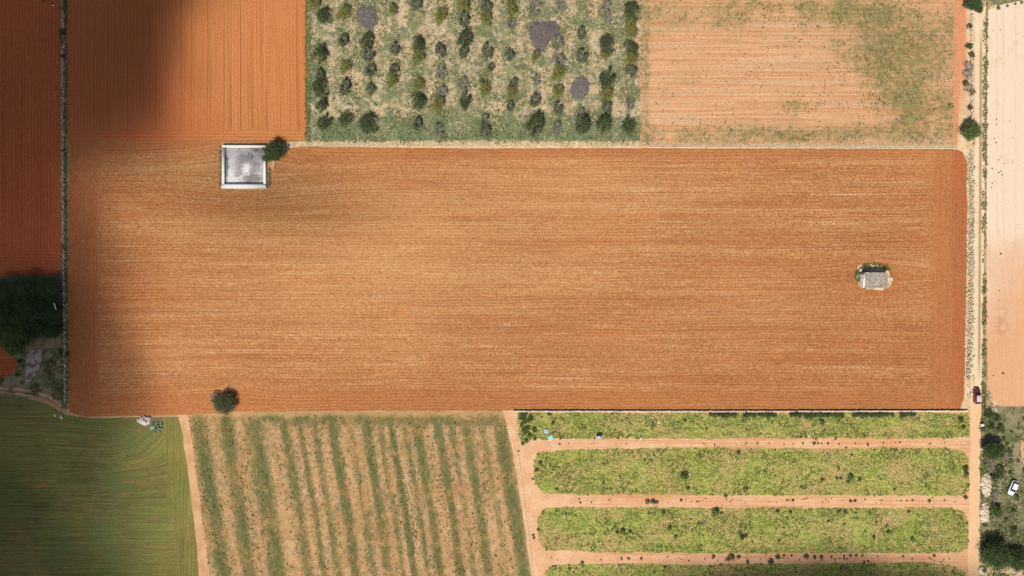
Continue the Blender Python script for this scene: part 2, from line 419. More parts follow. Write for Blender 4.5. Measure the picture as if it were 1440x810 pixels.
def land(t):          # farmland beyond the picture: patchwork of soils
    v = t.t.nodes.new('ShaderNodeTexVoronoi'); v.inputs['Scale'].default_value = .004; v.distance = 'CHEBYCHEV'
    t.t.links.new(t.vec(t.wx, t.wy), v.inputs['Vector'])
    r = t.t.nodes.new('ShaderNodeSeparateColor'); t.t.links.new(v.outputs['Color'], r.inputs[0]); k = V(t.t, r.outputs[0])
    n = t.n(.05, 4., .65, 1.)
    c = t.mix(t.sm(k, .3, .5), A(176, 104, 60), A(130, 126, 74)); c = t.mix(t.sm(k, .6, .8), c, A(220, 180, 140))
    c = t.scale(c, t.sm(n, .25, .75) * .5 + .7); return c, n

# ------------------------------------------------------------------ ground and fields
g = link('ground', np_mesh('ground', [(-2500, -2500, 0), (2500, -2500, 0), (2500, 2500, 0), (-2500, 2500, 0)], [[0, 1, 2, 3]]), material('land', land, bump=.3, dist=.2)); g['kind'] = 'structure'
M_scrub = material('scrub_soil', scrub, bump=.6, dist=.3)
E = 200   # how far the fields run on past the frame, in photo pixels
sheet('field_margin', [(84, -E), (96, -E), (96, 200), (97, 575), (90, 570), (86, 390)], .010, M_scrub, .6, 1)
main_pts = [(97, 198), (220, 199), (430, 196), (432, 206), (700, 209), (910, 208), (1345, 210), (1354, 214), (1360, 226), (1359, 400), (1356, 560), (1350, 575), (1100, 578), (725, 578), (500, 578), (345, 579), (300, 583), (250, 584), (120, 586), (97, 580), (96, 400)]
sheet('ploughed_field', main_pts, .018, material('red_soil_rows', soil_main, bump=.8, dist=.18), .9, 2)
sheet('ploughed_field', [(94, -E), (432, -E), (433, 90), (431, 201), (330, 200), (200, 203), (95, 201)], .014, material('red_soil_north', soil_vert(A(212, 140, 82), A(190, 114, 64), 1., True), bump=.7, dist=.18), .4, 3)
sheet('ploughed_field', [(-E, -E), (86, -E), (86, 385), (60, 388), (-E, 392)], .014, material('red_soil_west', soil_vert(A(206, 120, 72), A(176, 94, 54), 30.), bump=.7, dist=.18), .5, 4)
sheet('orchard_ground', [(432, -E), (906, -E), (906, 204), (700, 206), (395, 205), (400, 200), (432, 197)], .022, material('orchard_soil', orchard_ground, bump=.6, dist=.25), 1.3, 5)
sheet('fallow_field', [(902, -E), (1352, -E), (1350, 60), (1352, 110), (1350, 207), (900, 206)], .026, material('fallow_soil', field_ne, bump=.5, dist=.2), .8, 6)
M_verge = material('verge_soil', track(A(236, 208, 164), A(214, 184, 130)), bump=.6, dist=.2)
sheet('field_verge', [(392, 205), (405, 202), (430, 199), (600, 204), (905, 205), (1348, 206), (1348, 209), (905, 208), (600, 208), (430, 205), (408, 208), (398, 214), (386, 228), (382, 250), (376, 262), (376, 200)], .030, M_verge, .5, 7)
sheet('wild_plot', [(-E, 388), (88, 386), (96, 400), (96, 575), (60, 560), (-E, 556)], .012, M_scrub, .8, 8)
sheet('ploughed_field', [(-E, 478), (8, 478), (20, 500), (26, 520), (12, 530), (-E, 536)], .020, material('red_soil_patch', soil_vert(A(176, 108, 72), A(150, 88, 58), 60.), bump=.5, dist=.15), .9, 9)
sheet('green_field', [(-E, 556), (30, 558), (70, 568), (96, 584), (130, 588), (250, 586), (258, 600), (266, 680), (276, 760), (286, 830), (296, 820 + E), (-E, 820 + E)], .022, material('young_cereal', field_sw, bump=.6, dist=.2), .6, 10)
def ruts_w(t, c, n3):   # faint centre line of dry grass between wheel marks
    return t.mix(t.sm(n3, .5, .62) * .25, c, A(170, 120, 80))
M_path = material('path_soil', track(A(216, 162, 116), A(230, 182, 138), ruts_w), bump=.5, dist=.15)
sheet('path', [(250, 583), (263, 583), (270, 620), (281, 700), (289, 760), (297, 830), (318, 820 + E), (300, 820 + E), (281, 820), (274, 740), (266, 670), (259, 630), (257, 610)], .030, M_path, .5, 11)
sheet('striped_field', [(262, 583), (345, 579), (708, 579), (722, 640), (736, 730), (750, 830), (775, 820 + E), (316, 820 + E), (295, 830), (287, 760), (279, 700), (268, 620)], .026, material('striped_soil', striped, bump=.6, dist=.2), .5, 12)
sheet('path', [(706, 577), (1372, 577), (1372, 820 + E), (772, 820 + E), (748, 830), (734, 730), (720, 640)], .020, material('bed_soil', track(A(226, 174, 130), A(234, 188, 146), lambda t, c, n3: t.mix(t.sm(t.noise(t.x * .006, t.y * .5, 1., 3., .6, 3.), .46, .6) * .7 * t.sm(t.x, 790., 860.), c, A(214, 142, 92))), bump=.5, dist=.2), .5, 13)
M_bed = material('crop_bed', crop_bed, bump=.9, dist=.3)
beds = [
 [(727, 580), (1000, 580), (1362, 580), (1364, 614), (1340, 616), (900, 617), (790, 617), (765, 619), (750, 616), (735, 628), (729, 610)],
 [(756, 636), (800, 632), (960, 630), (1330, 630), (1352, 634), (1362, 645), (1363, 690), (1355, 697), (1000, 696), (820, 696), (765, 694), (752, 680), (749, 655)],
 [(764, 716), (790, 713), (1000, 714), (1335, 714), (1356, 720), (1362, 735), (1361, 770), (1350, 777), (1200, 778), (830, 777), (800, 773), (768, 775), (757, 760), (756, 728)],
 [(776, 794), (830, 793), (1000, 794), (1300, 791), (1345, 796), (1358, 806), (1360, 830), (1362, 870), (800, 870), (770, 850), (766, 806)],
 [(800, 890), (1360, 890), (1360, 960), (806, 960)]]
for i, b in enumerate(beds): sheet('crop_bed', b, .030, M_bed, 1.5, 20 + i)
def ruts_e(t, c, n3):
    xc = t.x + (t.y - 250.) * .006
    mid = t.blob(1378.3, 0, 1.9, 1e6, x=xc) * (t.sm(t.y, 30., 80.) - t.sm(t.y, 500., 540.)) * t.sm(n3, .25, .45)
    c = t.mix(mid * .9, c, A(160, 128, 88))
    low = t.sm(t.y, 540., 590.)
    c = t.mix(low * .8, c, A(238, 186, 138)); return c
sheet('road', [(1371, -E), (1386, -E), (1386, 100), (1384, 300), (1382, 450), (1380, 570), (1378, 640), (1378, 760), (1376, 830), (1376, 820 + E), (1360, 820 + E), (1361, 780), (1364, 640), (1365, 560), (1369, 400), (1371, 200)], .036, material('road_dirt', track(A(238, 206, 168), A(242, 216, 180), ruts_e), bump=.4, dist=.15), .4, 30)
sheet('stony_verge', [(1349, -E), (1373, -E), (1373, 200), (1371, 400), (1368, 565), (1352, 576), (1357, 560), (1360, 400), (1360, 228), (1352, 212), (1346, 208), (1350, 110), (1349, 50)], .032,
      material('stony_soil', track(A(222, 184, 140), A(238, 210, 172), lambda t, c, n3: t.mix((1. - t.sm(t.y, 60., 240.)) * (1. - t.sm(t.x, 1356., 1362.)), c, A(222, 150, 106))), bump=.8, dist=.2), .6, 31)
sheet('weedy_verge', [(1383, -E), (1391, -E), (1392, 60), (1389, 100), (1388, 300), (1387, 450), (1393, 540), (1396, 566), (1400, 574), (1378, 574), (1380, 450), (1381, 300), (1384, 100)], .034, material('verge_scrub', lambda t: (t.scale(t.mix(t.sm(t.n(.12, 4., .75, 1.), .42, .6), A(206, 174, 132), A(140, 128, 88)), t.sm(t.n(.45, 3., .85, 2.), .25, .75) * .7 + .6), t.n(.5)), bump=.6), .7, 32)
sheet('pale_field', [(1389, 14), (1410, 6), (1440, 0), (1440 + E, -20), (1440 + E, 574), (1405, 571), (1396, 562), (1389, 540), (1387, 450), (1387, 250), (1388, 100)], .038, material('pale_soil', field_pale, bump=.3, dist=.12), .6, 33)
sheet('wild_plot', [(1386, 10), (1386, -E), (1440 + E, -E), (1440 + E, -16), (1420, 2)], .022, M_scrub, .9, 34)
sheet('wild_plot', [(1376, 570), (1440 + E, 572), (1440 + E, 820 + E), (1375, 820 + E), (1375, 700)], .024, M_scrub, 1., 35)
sheet('path', [(1440, 610), (1444, 600), (1470, 600), (1470, 680), (1442, 660), (1436, 640), (1436, 620)], .028, M_path, .8, 36)
sheet('path', [(1376, 790), (1400, 797), (1440, 795), (1500, 800), (1500, 812), (1400, 812), (1376, 808)], .028, M_verge, .8, 37)
# curved double wheel track at the left
def ribbon(name, line, wd, z, mat, seed):
    L = []; R = []
    for i, p in enumerate(line):
        a = Vector(line[max(i - 1, 0)]); b = Vector(line[min(i + 1, len(line) - 1)]); d = (b - a).normalized(); n = Vector((-d.y, d.x))
        L.append(tuple(Vector(p) + n * wd / 2)); R.append(tuple(Vector(p) - n * wd / 2))
    return sheet(name, L + R[::-1], z, mat, .45, seed)
M_wt = material('track_soil', track(A(196, 150, 112), A(214, 172, 130)), bump=.5, dist=.15)
ribbon('path', [(-E, 545), (-40, 545), (0, 546), (25, 547), (48, 551), (68, 558), (86, 569), (98, 578)], 4.2, .040, M_wt, 41)
ribbon('path', [(-E, 553), (-40, 552), (0, 551.5), (20, 553), (42, 557), (62, 564), (80, 573), (96, 583)], 3.4, .040, M_wt, 42)
sheet('road_margin', [(1340, -E), (1402, -E), (1402, 582), (1342, 582)], .011, M_verge, .5, 38)
# concrete slab in the wild plot
slab_m = material('old_concrete', lambda t: (t.scale(t.mix(t.sm(t.n(.12, 4., .7, 1.), .45, .6), A(196, 180, 164), A(132, 120, 104)), t.n(.5, 3., .8, 2.) * .6 + .6), t.n(.5, 3., .7, 3.)), bump=.5)
sp = rough_poly([(37, 500), (45, 492), (58, 490), (60, 505), (55, 522), (44, 536), (37, 538)], .7, 2, 5)
v = [W(x, y, .04) for x, y in sp] + [W(x, y, .26) for x, y in sp]; n = len(sp)
me = bpy.data.meshes.new('slab'); me.from_pydata(v, [], [list(range(n))[::-1], list(range(n, 2 * n))] + [[i, (i + 1) % n, n + (i + 1) % n, n + i] for i in range(n)]); me.update()
bm = bmesh.new(); bm.from_mesh(me); bmesh.ops.recalc_face_normals(bm, faces=bm.faces); bm.to_mesh(me); bm.free()
tag(link('concrete_slab', me, slab_m), 'broken pale grey concrete slab beside the dark trees on the left', 'slab')

# ------------------------------------------------------------------ small-plant ground cover (nobody could count it)
def leafmat(name, c1, c2, trans=.25, rough=.7):
    m = bpy.data.materials.new(name); m.use_nodes = True; t = m.node_tree; bs = t.nodes['Principled BSDF']
    bs.inputs['Roughness'].default_value = rough; bs.inputs['Specular IOR Level'].default_value = .25
    ge = t.nodes.new('ShaderNodeNewGeometry'); mx = t.nodes.new('ShaderNodeMix'); mx.data_type = 'RGBA'
    t.links.new(ge.outputs['Random Per Island'], mx.inputs[0]); mx.inputs[6].default_value = c1; mx.inputs[7].default_value = c2
    tr = t.nodes.new('ShaderNodeBsdfTranslucent'); ad = t.nodes.new('ShaderNodeMixShader'); ad.inputs[0].default_value = trans
    t.links.new(mx.outputs[2], bs.inputs['Base Color']); t.links.new(mx.outputs[2], tr.inputs[0])
    t.links.new(bs.outputs[0], ad.inputs[1]); t.links.new(tr.outputs[0], ad.inputs[2]); t.links.new(ad.outputs[0], t.nodes['Material Output'].inputs[0])
    return m
L_crop = leafmat('crop_leaf', (.15, .185, .04, 1), (.36, .4, .09, 1), .25)
L_grass = leafmat('grass_leaf', (.09, .11, .035, 1), (.22, .21, .08, 1), .2)
L_dry = leafmat('dry_grass', (.42, .33, .19, 1), (.6, .5, .33, 1), .15)
L_dark = leafmat('dark_leaf', (.02, .042, .013, 1), (.085, .13, .035, 1), .15)
L_orch = leafmat('orchard_leaf', (.03, .045, .018, 1), (.10, .12, .045, 1), .12)
L_mid = leafmat('mid_leaf', (.05, .075, .02, 1), (.15, .19, .055, 1), .15)
L_olive = leafmat('olive_leaf', (.06, .075, .035, 1), (.15, .17, .08, 1), .2)
L_yel = leafmat('yellow_leaf', (.13, .14, .03, 1), (.27, .25, .07, 1), .25)
M_bark = material('bark', A(150, 132, 116), rough=.9)
M_greytwig = material('grey_twig', A(186, 172, 160), rough=.9)
def scatter(poly, n, dens=None):
    xs = [p[0] for p in poly]; ys = [p[1] for p in poly]
    x = rng.uniform(min(xs), max(xs), n); y = rng.uniform(min(ys), max(ys), n)
    k = inside(x, y, poly)
    if dens is not None: k &= rng.uniform(0, 1, n) < dens(x, y)
    return x[k], y[k]
def cover(name, x, y, size, mat, label, per=4, hgt=.5, up=.8):
    x = np.asarray(x); y = np.asarray(y); n = len(x)
    sz = size[0] + (size[1] - size[0]) * rng.uniform(0, 1, n) ** 2
    sz = np.repeat(sz, per); c = np.stack([(np.repeat(x, per) - 720) * S, (405 - np.repeat(y, per)) * S, np.full(n * per, .05)], 1)
    c[:, :2] += rng.normal(size=(n * per, 2)) * sz[:, None] * .5; c[:, 2] += rng.uniform(.05, 1, n * per) * sz * hgt
    v, f = leaves(c, sz, up, .7); o = link(name, np_mesh(name, v, f), mat)
    return tag(o, label, None, None, 'stuff')
bx, by = [], []
for b in beds[:4]:
    a, c = scatter(b, 30000 if b is not beds[3] else 19000, lambda x, y: .6 * np.clip((fbm(x * .035, y * .07, 3) - .36) * 4, 0, 1) * np.clip((fbm(x * .25, y * .3, 5) - .3) * 3, .1, 1)); bx.append(a); by.append(c)
bx = np.concatenate(bx); by = np.concatenate(by)
cover('crop_plants', bx, by, (.16, .42), L_crop, 'yellow green crop plants covering the long beds', 3, .5)
x, y = [], []
for b in beds[:4]:
    a, c = scatter(b, 5000, lambda x, y: .6 * np.clip((fbm(x * .06, y * .1, 9) - .5) * 7, 0, 1)); x.append(a); y.append(c)
cover('dark_weeds', np.concatenate(x), np.concatenate(y), (.2, .55), L_mid, 'darker green weeds scattered among the crop beds', 4, .5)
orch = '''456 24 d;442 5 y;484 19 y;450 77 d;450 106 t;450 124 d;453 148 d;456 174 d;482 57 t;486 94 y;486 122 t;486 168 d;516 56 d;518 77 t;520 99 t;521 125 t;518 175 d;552 14 y;
555 68 t;552 114 y;553 98 t;585 5 t;588 62 d;588 80 y;588 118 y;588 142 d;586 174 t;620 23 y;619 71 t;620 99 n;617 147 y;616 182 n;653 27 t;653 55 d;653 72 t;651 117 n;654 144 d;620 130 n;
684 11 t;684 26 y;685 72 t;690 94 t;682 125 y;682 168 n;682 182 t;719 14 y;718 33 n;716 77 t;722 117 t;720 130 y;718 148 t;752 10 n;753 79 y;754 111 n;753 141 t;753 174 d;787 8 n;
783 62 n;785 85 n;785 103 y;785 128 y;784 152 t;783 179 n;818 46 t;818 79 t;817 158 n;819 175 d;852 8 n;855 22 n;852 64 d;852 76 y;852 114 d;852 130 y;853 149 t;849 173 d;887 18 d;886 34 y;887 46 y;
887 68 d;887 82 y;887 100 t;885 147 n;883 178 d;652 5 y;719 -20 y;552 -25 y;618 -15 d;484 -20 d;852 -20 y;787 -22 t;752 -22 d'''
OR = ['first', 'second', 'third', 'fourth', 'fifth', 'sixth', 'seventh', 'eighth', 'ninth', 'tenth', 'eleventh', 'twelfth', 'thirteenth', 'fourteenth', 'fifteenth']
KN = {'d': 'bushy dark green', 'y': 'yellowish green', 't': 'thin grey green', 'n': 'nearly leafless grey'}
pts = [(float(a), float(b), c) for a, b, c in (q.split() for q in orch.replace('\n', '').split(';'))]
ORCH = [(434, -60), (903, -60), (903, 203), (434, 201)]
x, y = scatter(ORCH, 26000, lambda x, y: np.clip((fbm(x * .05, y * .05, 21) - .42) * 4 + np.clip((y - 160) / 40, 0, .5), 0, 1) * .8)
cover('meadow_grass', x, y, (.16, .5), L_grass, 'patchy green grass and herbs under the orchard trees', 4, .5)
ox = np.repeat([p[0] for p in pts], 10) + rng.normal(0, 6, len(pts) * 10); oy = np.repeat([p[1] for p in pts], 10) + rng.normal(0, 9, len(pts) * 10); k = inside(ox, oy, ORCH)
cover('meadow_grass', ox[k], oy[k], (.25, .6), L_mid, 'taller rank grass around the feet of the orchard trees', 4, .7)
x, y = scatter(ORCH, 16000, lambda x, y: np.clip((fbm(x * .06, y * .06, 27) - .42) * 4, 0, 1) * .8)
cover('dry_grass', x, y, (.16, .45), L_dry, 'bleached dry grass tufts under the orchard trees', 3, .4)
def dens_ne(x, y):
    g = lambda cx, cy, rx, ry: np.exp(-((x - cx) / rx) ** 2 - ((y - cy) / ry) ** 2)
    d = g(1060, 12, 130, 20) + 1.05 * g(1310, 60, 80, 60) + 1.1 * g(1300, 150, 70, 40) + g(1210, 15, 60, 30) + .8 * g(1118, 150, 25, 14) + .7 * g(1060, 190, 200, 12) + .7 * g(1240, 85, 60, 60) + .12
    return np.clip(d * np.clip((fbm(x * .08, y * .1, 31) - .38) * 4, 0, 1), 0, 1) * .6
x, y = scatter([(905, -40), (1340, -40), (1340, 203), (905, 203)], 26000, dens_ne)
cover('field_weeds', x, y, (.12, .38), L_grass, 'low green weeds spreading over the fallow field', 3, .4)
def strip(x0, x1, y0, y1, n): return rng.uniform(x0, x1, n), rng.uniform(y0, y1, n)
x, y = strip(87, 95, -60, 575, 3200); k = rng.uniform(0, 1, 3200) * 1.8 < np.clip((fbm(x * .2, y * .05, 41) - .35) * 5, 0, 1); x, y = x[k], y[k]
cover('verge_grass', x, y, (.15, .5), L_grass, 'grass growing along the stone wall between the red fields', 4, .5)
x, y = strip(1382.5, 1388.5, -40, 570, 3400); k = rng.uniform(0, 1, 3400) < np.clip((fbm(x * .15, y * .06, 43) - .42) * 5, .05, .8); x, y = x[k], y[k]; x = x - np.clip(y - 80, 0, 250) * .008
cover('verge_grass', x, y, (.15, .45), L_grass, 'green weeds along the right edge of the dirt road', 4, .6)
x, y = strip(1359, 1370, 200, 560, 420); cover('verge_grass', x, y, (.15, .4), L_mid, 'dark weeds between the tumbled stones beside the road', 4, .5)
x, y = strip(429, 437, -40, 200, 1500); cover('verge_grass', x, y, (.15, .4), L_grass, 'grass along the left edge of the orchard', 4, .5)
x, y = strip(400, 1345, 201, 206, 5000); cover('verge_grass', x, y, (.12, .32), L_dry, 'dry grass along the top boundary of the big field', 3, .4)
x, y = scatter([(1378, 572), (1560, 574), (1560, 860), (1376, 860)], 15000, lambda x, y: np.clip((fbm(x * .06, y * .06, 51) - .4) * 4, 0, 1))
cover('scrub_grass', x, y, (.2, .6), L_grass, 'rough scrub grass on the wild plot right of the road', 4, .6)
x, y = scatter([(-60, 480), (60, 480), (95, 470), (95, 566), (60, 556), (-60, 548)], 6000, lambda x, y: np.clip((fbm(x * .06, y * .06, 55) - .4) * 4, 0, 1) * ~inside(x, y, [(36, 490), (60, 488), (60, 510), (45, 540), (36, 540)]) * ~inside(x, y, [(-90, 478), (8, 478), (26, 520), (12, 530), (-90, 536)]))
cover('scrub_grass', x, y, (.2, .6), L_grass, 'rough scrub grass on the dark wild plot at the left', 4, .6)
x, y = scatter([(265, 585), (708, 582), (750, 860), (300, 860)], 34000, lambda x, y: .8 * np.clip((fbm((x - (y - 580) * .16) * .22, y * .012, 61) - .42) * 4, 0, 1))
cover('crop_stubble', x, y, (.1, .28), L_grass, 'thin green growth in rows on the striped field', 3, .4)
x, y = scatter([(265, 585), (708, 582), (750, 860), (300, 860)], 16000, lambda x, y: .8 * np.clip((fbm((x - (y - 580) * .16) * .12, y * .02, 63) - .45) * 4, 0, 1))
cover('dark_weeds', x, y, (.15, .4), L_mid, 'dark green weed tufts dotted over the striped field', 3, .6)
x, y = scatter([(905, -40), (1340, -40), (1340, 203), (905, 203)], 14000, dens_ne)
cover('dark_weeds', x, y, (.15, .42), L_mid, 'dark green weed tufts dotted over the fallow field', 3, .6)
x, y = scatter([(100, 225), (1310, 225), (1310, 545), (145, 555)], 30000, lambda x, y: .7 * np.clip((fbm(x * .012, y * .09, 71) - .45) * 4, 0, 1) * ~((abs(x - 345) < 45) & (abs(y - 235) < 40)) * ~((abs(x - 1228) < 28) & (abs(y - 392) < 24)))
cover('straw_litter', x, y, (.12, .3), L_dry, 'straw and stubble scattered over the big ploughed field', 2, .2, 1.5)
x, y = scatter([(145, 225), (1310, 225), (1310, 545), (145, 555)], 14000, lambda x, y: np.clip((fbm(x * .01, y * .05, 77) - .52) * 5, 0, 1) * np.clip((900 - x) / 500, .15, 1) * ~((abs(x - 345) < 45) & (abs(y - 235) < 40)))
cover('field_weeds', x, y, (.12, .28), L_grass, 'sparse green weeds in the rows of the big field', 2, .3, 1.)

# ------------------------------------------------------------------ trees and shrubs
def crown_mesh(r, h0, h1, ncl, per, leaf, up=.5, gap=.0, seed=0, flat=1.):
    """leaf clumps spread through an uneven crown; returns mesh data and clump centres"""
    d = rng.normal(size=(ncl, 3)); d /= np.linalg.norm(d, axis=1)[:, None]; d[:, 2] = np.abs(d[:, 2]) * 1.0 - .25
    lob = .56 + .75 * vnoise(d[:, 0] * 2.9 + 9 + seed, d[:, 1] * 2.9 + 5 * seed + 3, seed)
    rad = rng.uniform(.35, 1, ncl) ** .45 * lob
    c = d * rad[:, None] * np.array([r, r, (h1 - h0) * .55]); c[:, 2] += h0 + (h1 - h0) * .42
    csz = r * rng.uniform(.14, .3, ncl)
    p = np.repeat(c, per, 0) + rng.normal(size=(ncl * per, 3)) * np.repeat(csz, per)[:, None] * np.array([.6, .6, .4])
    p[:, 2] = np.maximum(p[:, 2], .12)
    v, f = leaves(p, leaf, up, .75); return v, f, c
def make_tree(name, r, h, ncl, per, leaf, lm, bark=None, seed=0, limbs=10, trunk_r=.14, low=.22):
    root = empty(name, (0, 0, -80))
    v, f, c = crown_mesh(r, h * low, h, ncl, per, leaf, seed=seed)
    hb = h * .28
    link('trunk', np_mesh('trunk', *tube([(0, 0, -.05), (.04, .02, hb * .5), (0, .05, hb), (.05, 0, hb * 1.7)], [trunk_r * 1.3, trunk_r, trunk_r * .9, trunk_r * .5], 8), True), bark or M_bark, root)
    lp = []
    for i in range(limbs):
        q = c[i % len(c)]; m = (q[0] * .45, q[1] * .45, hb + (q[2] - hb) * .55)
        lp.append(tube([(0, .03, hb * .8), m, tuple(q)], [trunk_r * .55, trunk_r * .35, trunk_r * .1]))
    link('limbs', np_mesh('limbs', *join(lp), True), bark or M_bark, root)
    link('crown', np_mesh('crown', v, f), lm, root)
    return root
def branchy(r, h, n, seed, th=.05, gen=3):
    rr = random.Random(seed); parts = []
    def grow(p, d, L, t, g):
        q = p + d * L; m = p + d * L * .5 + Vector((rr.uniform(-.1, .1), rr.uniform(-.1, .1), rr.uniform(-.05, .1))) * L
        parts.append(tube([p, m, q], [t, t * .8, t * .55], 4))
        if g > 0:
            for _ in range(4):
                e = (d + Vector((rr.uniform(-.8, .8), rr.uniform(-.8, .8), rr.uniform(-.3, .5)))).normalized(); grow(m.lerp(q, rr.uniform(.2, 1)), e, L * rr.uniform(.5, .75), t * .55, g - 1)
    for i in range(n):
        a = 2 * math.pi * (i + rr.uniform(-.3, .3)) / n; e = rr.uniform(.35, 1.1)
        grow(Vector((0, 0, h * .12)), Vector((math.cos(a) * math.cos(e), math.sin(a) * math.cos(e), math.sin(e) * h / r / 1.6)).normalized(), r * .5, th, gen)
    return join(parts)
def bare_tree(name, r, h, n, seed, few=None, mat=None, th=.05):
    root = empty(name, (0, 0, -80))
    link('trunk', np_mesh('trunk', *tube([(0, 0, -.05), (.02, 0, h * .2), (0, 0, h * .3)], [.13, .1, .08], 7), True), M_bark, root)
    v, f = branchy(r, h, n, seed, th); link('branches', np_mesh('branches', v, f), mat or M_greytwig, root)
    if few:
        cv = v[rng.integers(0, len(v), few[0])] + rng.normal(size=(few[0], 3)) * .12; cv[:, 2] = np.maximum(cv[:, 2], .15)
        link('foliage', np_mesh('foliage', *leaves(cv, few[1])), few[2], root)
    return root
protos = []
def proto(o): protos.append(o); return o
# orchard kinds, crown radius about 1.6 m
OK = {'bushy dark green': [proto(make_tree('orchard_tree', 1.9, 3.2, 64, 24, .22, L_orch, seed=s, limbs=12)) for s in (1, 2, 3)],
      'yellowish green': [proto(make_tree('orchard_tree', 1.8, 2.7, 48, 22, .22, L_yel, seed=s, limbs=14)) for s in (4, 5)],
      'thin grey green': [proto(bare_tree('orchard_tree', 1.8, 2.8, 9, s, (1100, .22, L_olive), None, .06)) for s in (6, 7)],
      'nearly leafless grey': [proto(bare_tree('orchard_tree', 1.8, 2.6, 11, s, (240, .2, L_olive), None, .06)) for s in (8, 9)]}
cols = {}
for p in pts: cols.setdefault(round((p[0] - 451) / 33.4), []).append(p)
used = set()
for ci, k in enumerate(sorted(cols)):
    for ri, (px, py, kd) in enumerate(sorted(cols[k], key=lambda q: -q[1])):
        srcs = OK[KN[kd]]; s = srcs[(ci + ri) % len(srcs)]; sc = random.uniform(.85, 1.25)
        # photo marks are crown plus shadow: the trunk stands a little below
        loc = W(px + (px - 720) * -.004, py + 3, .02)
        o = dup(s, loc, random.uniform(0, 6.28), (sc * random.uniform(.8, 1.1), sc * random.uniform(1.05, 1.5), sc))
        o.rotation_euler = (0, 0, random.choice((0, math.pi)) + random.uniform(-.35, .35))
        o.name = 'orchard_tree'
        tag(o, f'{KN[kd]} orchard tree, {OR[ri]} from the bottom in the {OR[ci]} column from left', 'tree', 'orchard trees in rows')
# single big trees
def place(src, px, py, sc, label, cat='tree', group=None, rz=None, z=.02, name=None):
    o = dup(src, W(px, py, z), random.uniform(0, 6.28) if rz is None else rz, sc)
    if name: o.name = name
    return tag(o, label, cat, group)
T_dark = [proto(make_tree('tree', 2.6, 4.4, 240, 30, .26, L_dark, seed=s, limbs=14, trunk_r=.2)) for s in (11, 12)]
T_mid = [proto(make_tree('tree', 2.6, 4.0, 240, 30, .26, L_mid, seed=s, limbs=14, trunk_r=.2)) for s in (13, 14)]
T_big = [proto(make_tree('tree', 4.2, 6.0, 200, 32, .3, L_dark, seed=s, limbs=18, trunk_r=.3)) for s in (15, 16)]
T_bush = [proto(make_tree('bush', 1.0, 1.3, 36, 16, .17, L_dark, seed=s, limbs=6, trunk_r=.05, low=.08)) for s in (17, 18, 19)]
T_gbush = [proto(make_tree('bush', 1.0, 1.1, 36, 16, .17, L_mid, seed=s, limbs=6, trunk_r=.05, low=.08)) for s in (20, 21)]
T_bare = [proto(bare_tree('bare_shrub', 1.8, 2.0, 14, s, None, None, .05)) for s in (22, 23)]
place(T_dark[0], 388, 217, 1.0, 'round dark green tree at the corner of the white walled tank')
g = 'trees on the dark wild plot at the left'
for i, (px, py, sc, s, lb) in enumerate([
    (14, 412, .95, T_big[0], 'dark tree at the left frame edge, upper left of the shaded grove'), (44, 408, .95, T_big[1], 'dark tree in the middle of the shaded grove\'s upper row'),
    (74, 406, .75, T_big[0], 'dark tree in the upper right corner of the shaded grove by the wall'), (16, 442, 1.0, T_big[1], 'dark tree at the left frame edge, middle row of the shaded grove'),
    (50, 438, 1.05, T_big[0], 'tallest dark tree in the centre of the shaded grove'), (78, 440, .7, T_big[1], 'dark tree beside the white pole on the right of the grove'),
    (78, 424, .55, T_big[0], 'smaller dark tree just above the white pole in the grove'), (34, 474, 1.45, T_mid[0], 'lighter green tree at the bottom of the shaded grove above the slab'),
    (10, 466, 1.1, T_mid[1], 'mid green tree at the lower left of the shaded grove'), (62, 464, .6, T_big[1], 'dark tree at the lower right of the shaded grove'),
    (80, 465, .85, T_dark[0], 'small dark tree at the bottom right of the grove near the wall'), (-22, 425, 1.0, T_big[0], 'dark tree beyond the left frame edge')]):
    place(s, px, py, sc, lb, 'tree', g)
place(T_bare[0], 22, 486, .8, 'grey leafless shrub below the lighter green tree of the grove', 'shrub')
place(T_gbush[0], 89, 53, (.7, 2.2, .9), 'tall narrow dark bush on the stone wall near the top left', 'bush', rz=0)
place(T_bush[0], 89, 45, .9, 'dark bush on the wall just above the long narrow bush', 'bush')
place(T_bush[1], 89.5, 80, .75, 'round dark bush on the left wall, lone one below the long bush', 'bush')
place(T_gbush[1], 90, 10, (.8, 1.6, .8), 'green bush on the left wall at the very top of the picture', 'bush', rz=0)
place(T_bush[2], 89.5, 143, .4, 'tiny dark bush on the left wall, upper of two', 'bush'); place(T_bush[0], 89.5, 211, .5, 'tiny dark bush on the left wall, level with the tank', 'bush')
place(T_bush[1], 95, 498, .8, 'dark bush straddling the left wall beside the concrete slab', 'bush')
# bush at the lower field edge, two big masses in one plant
bsh = make_tree('field_bush', 3.9, 3.8, 230, 30, .28, L_olive, seed=31, limbs=16, trunk_r=.16, low=.06); bsh.location = W(318, 566, .02); bsh.scale = (.86, .7, .9)
tag(bsh, 'large round bush standing alone on the lower edge of the red field', 'bush')
place(T_bare[1], 304, 558, 1.0, 'grey twiggy shrub on the left flank of the lone field bush', 'shrub')
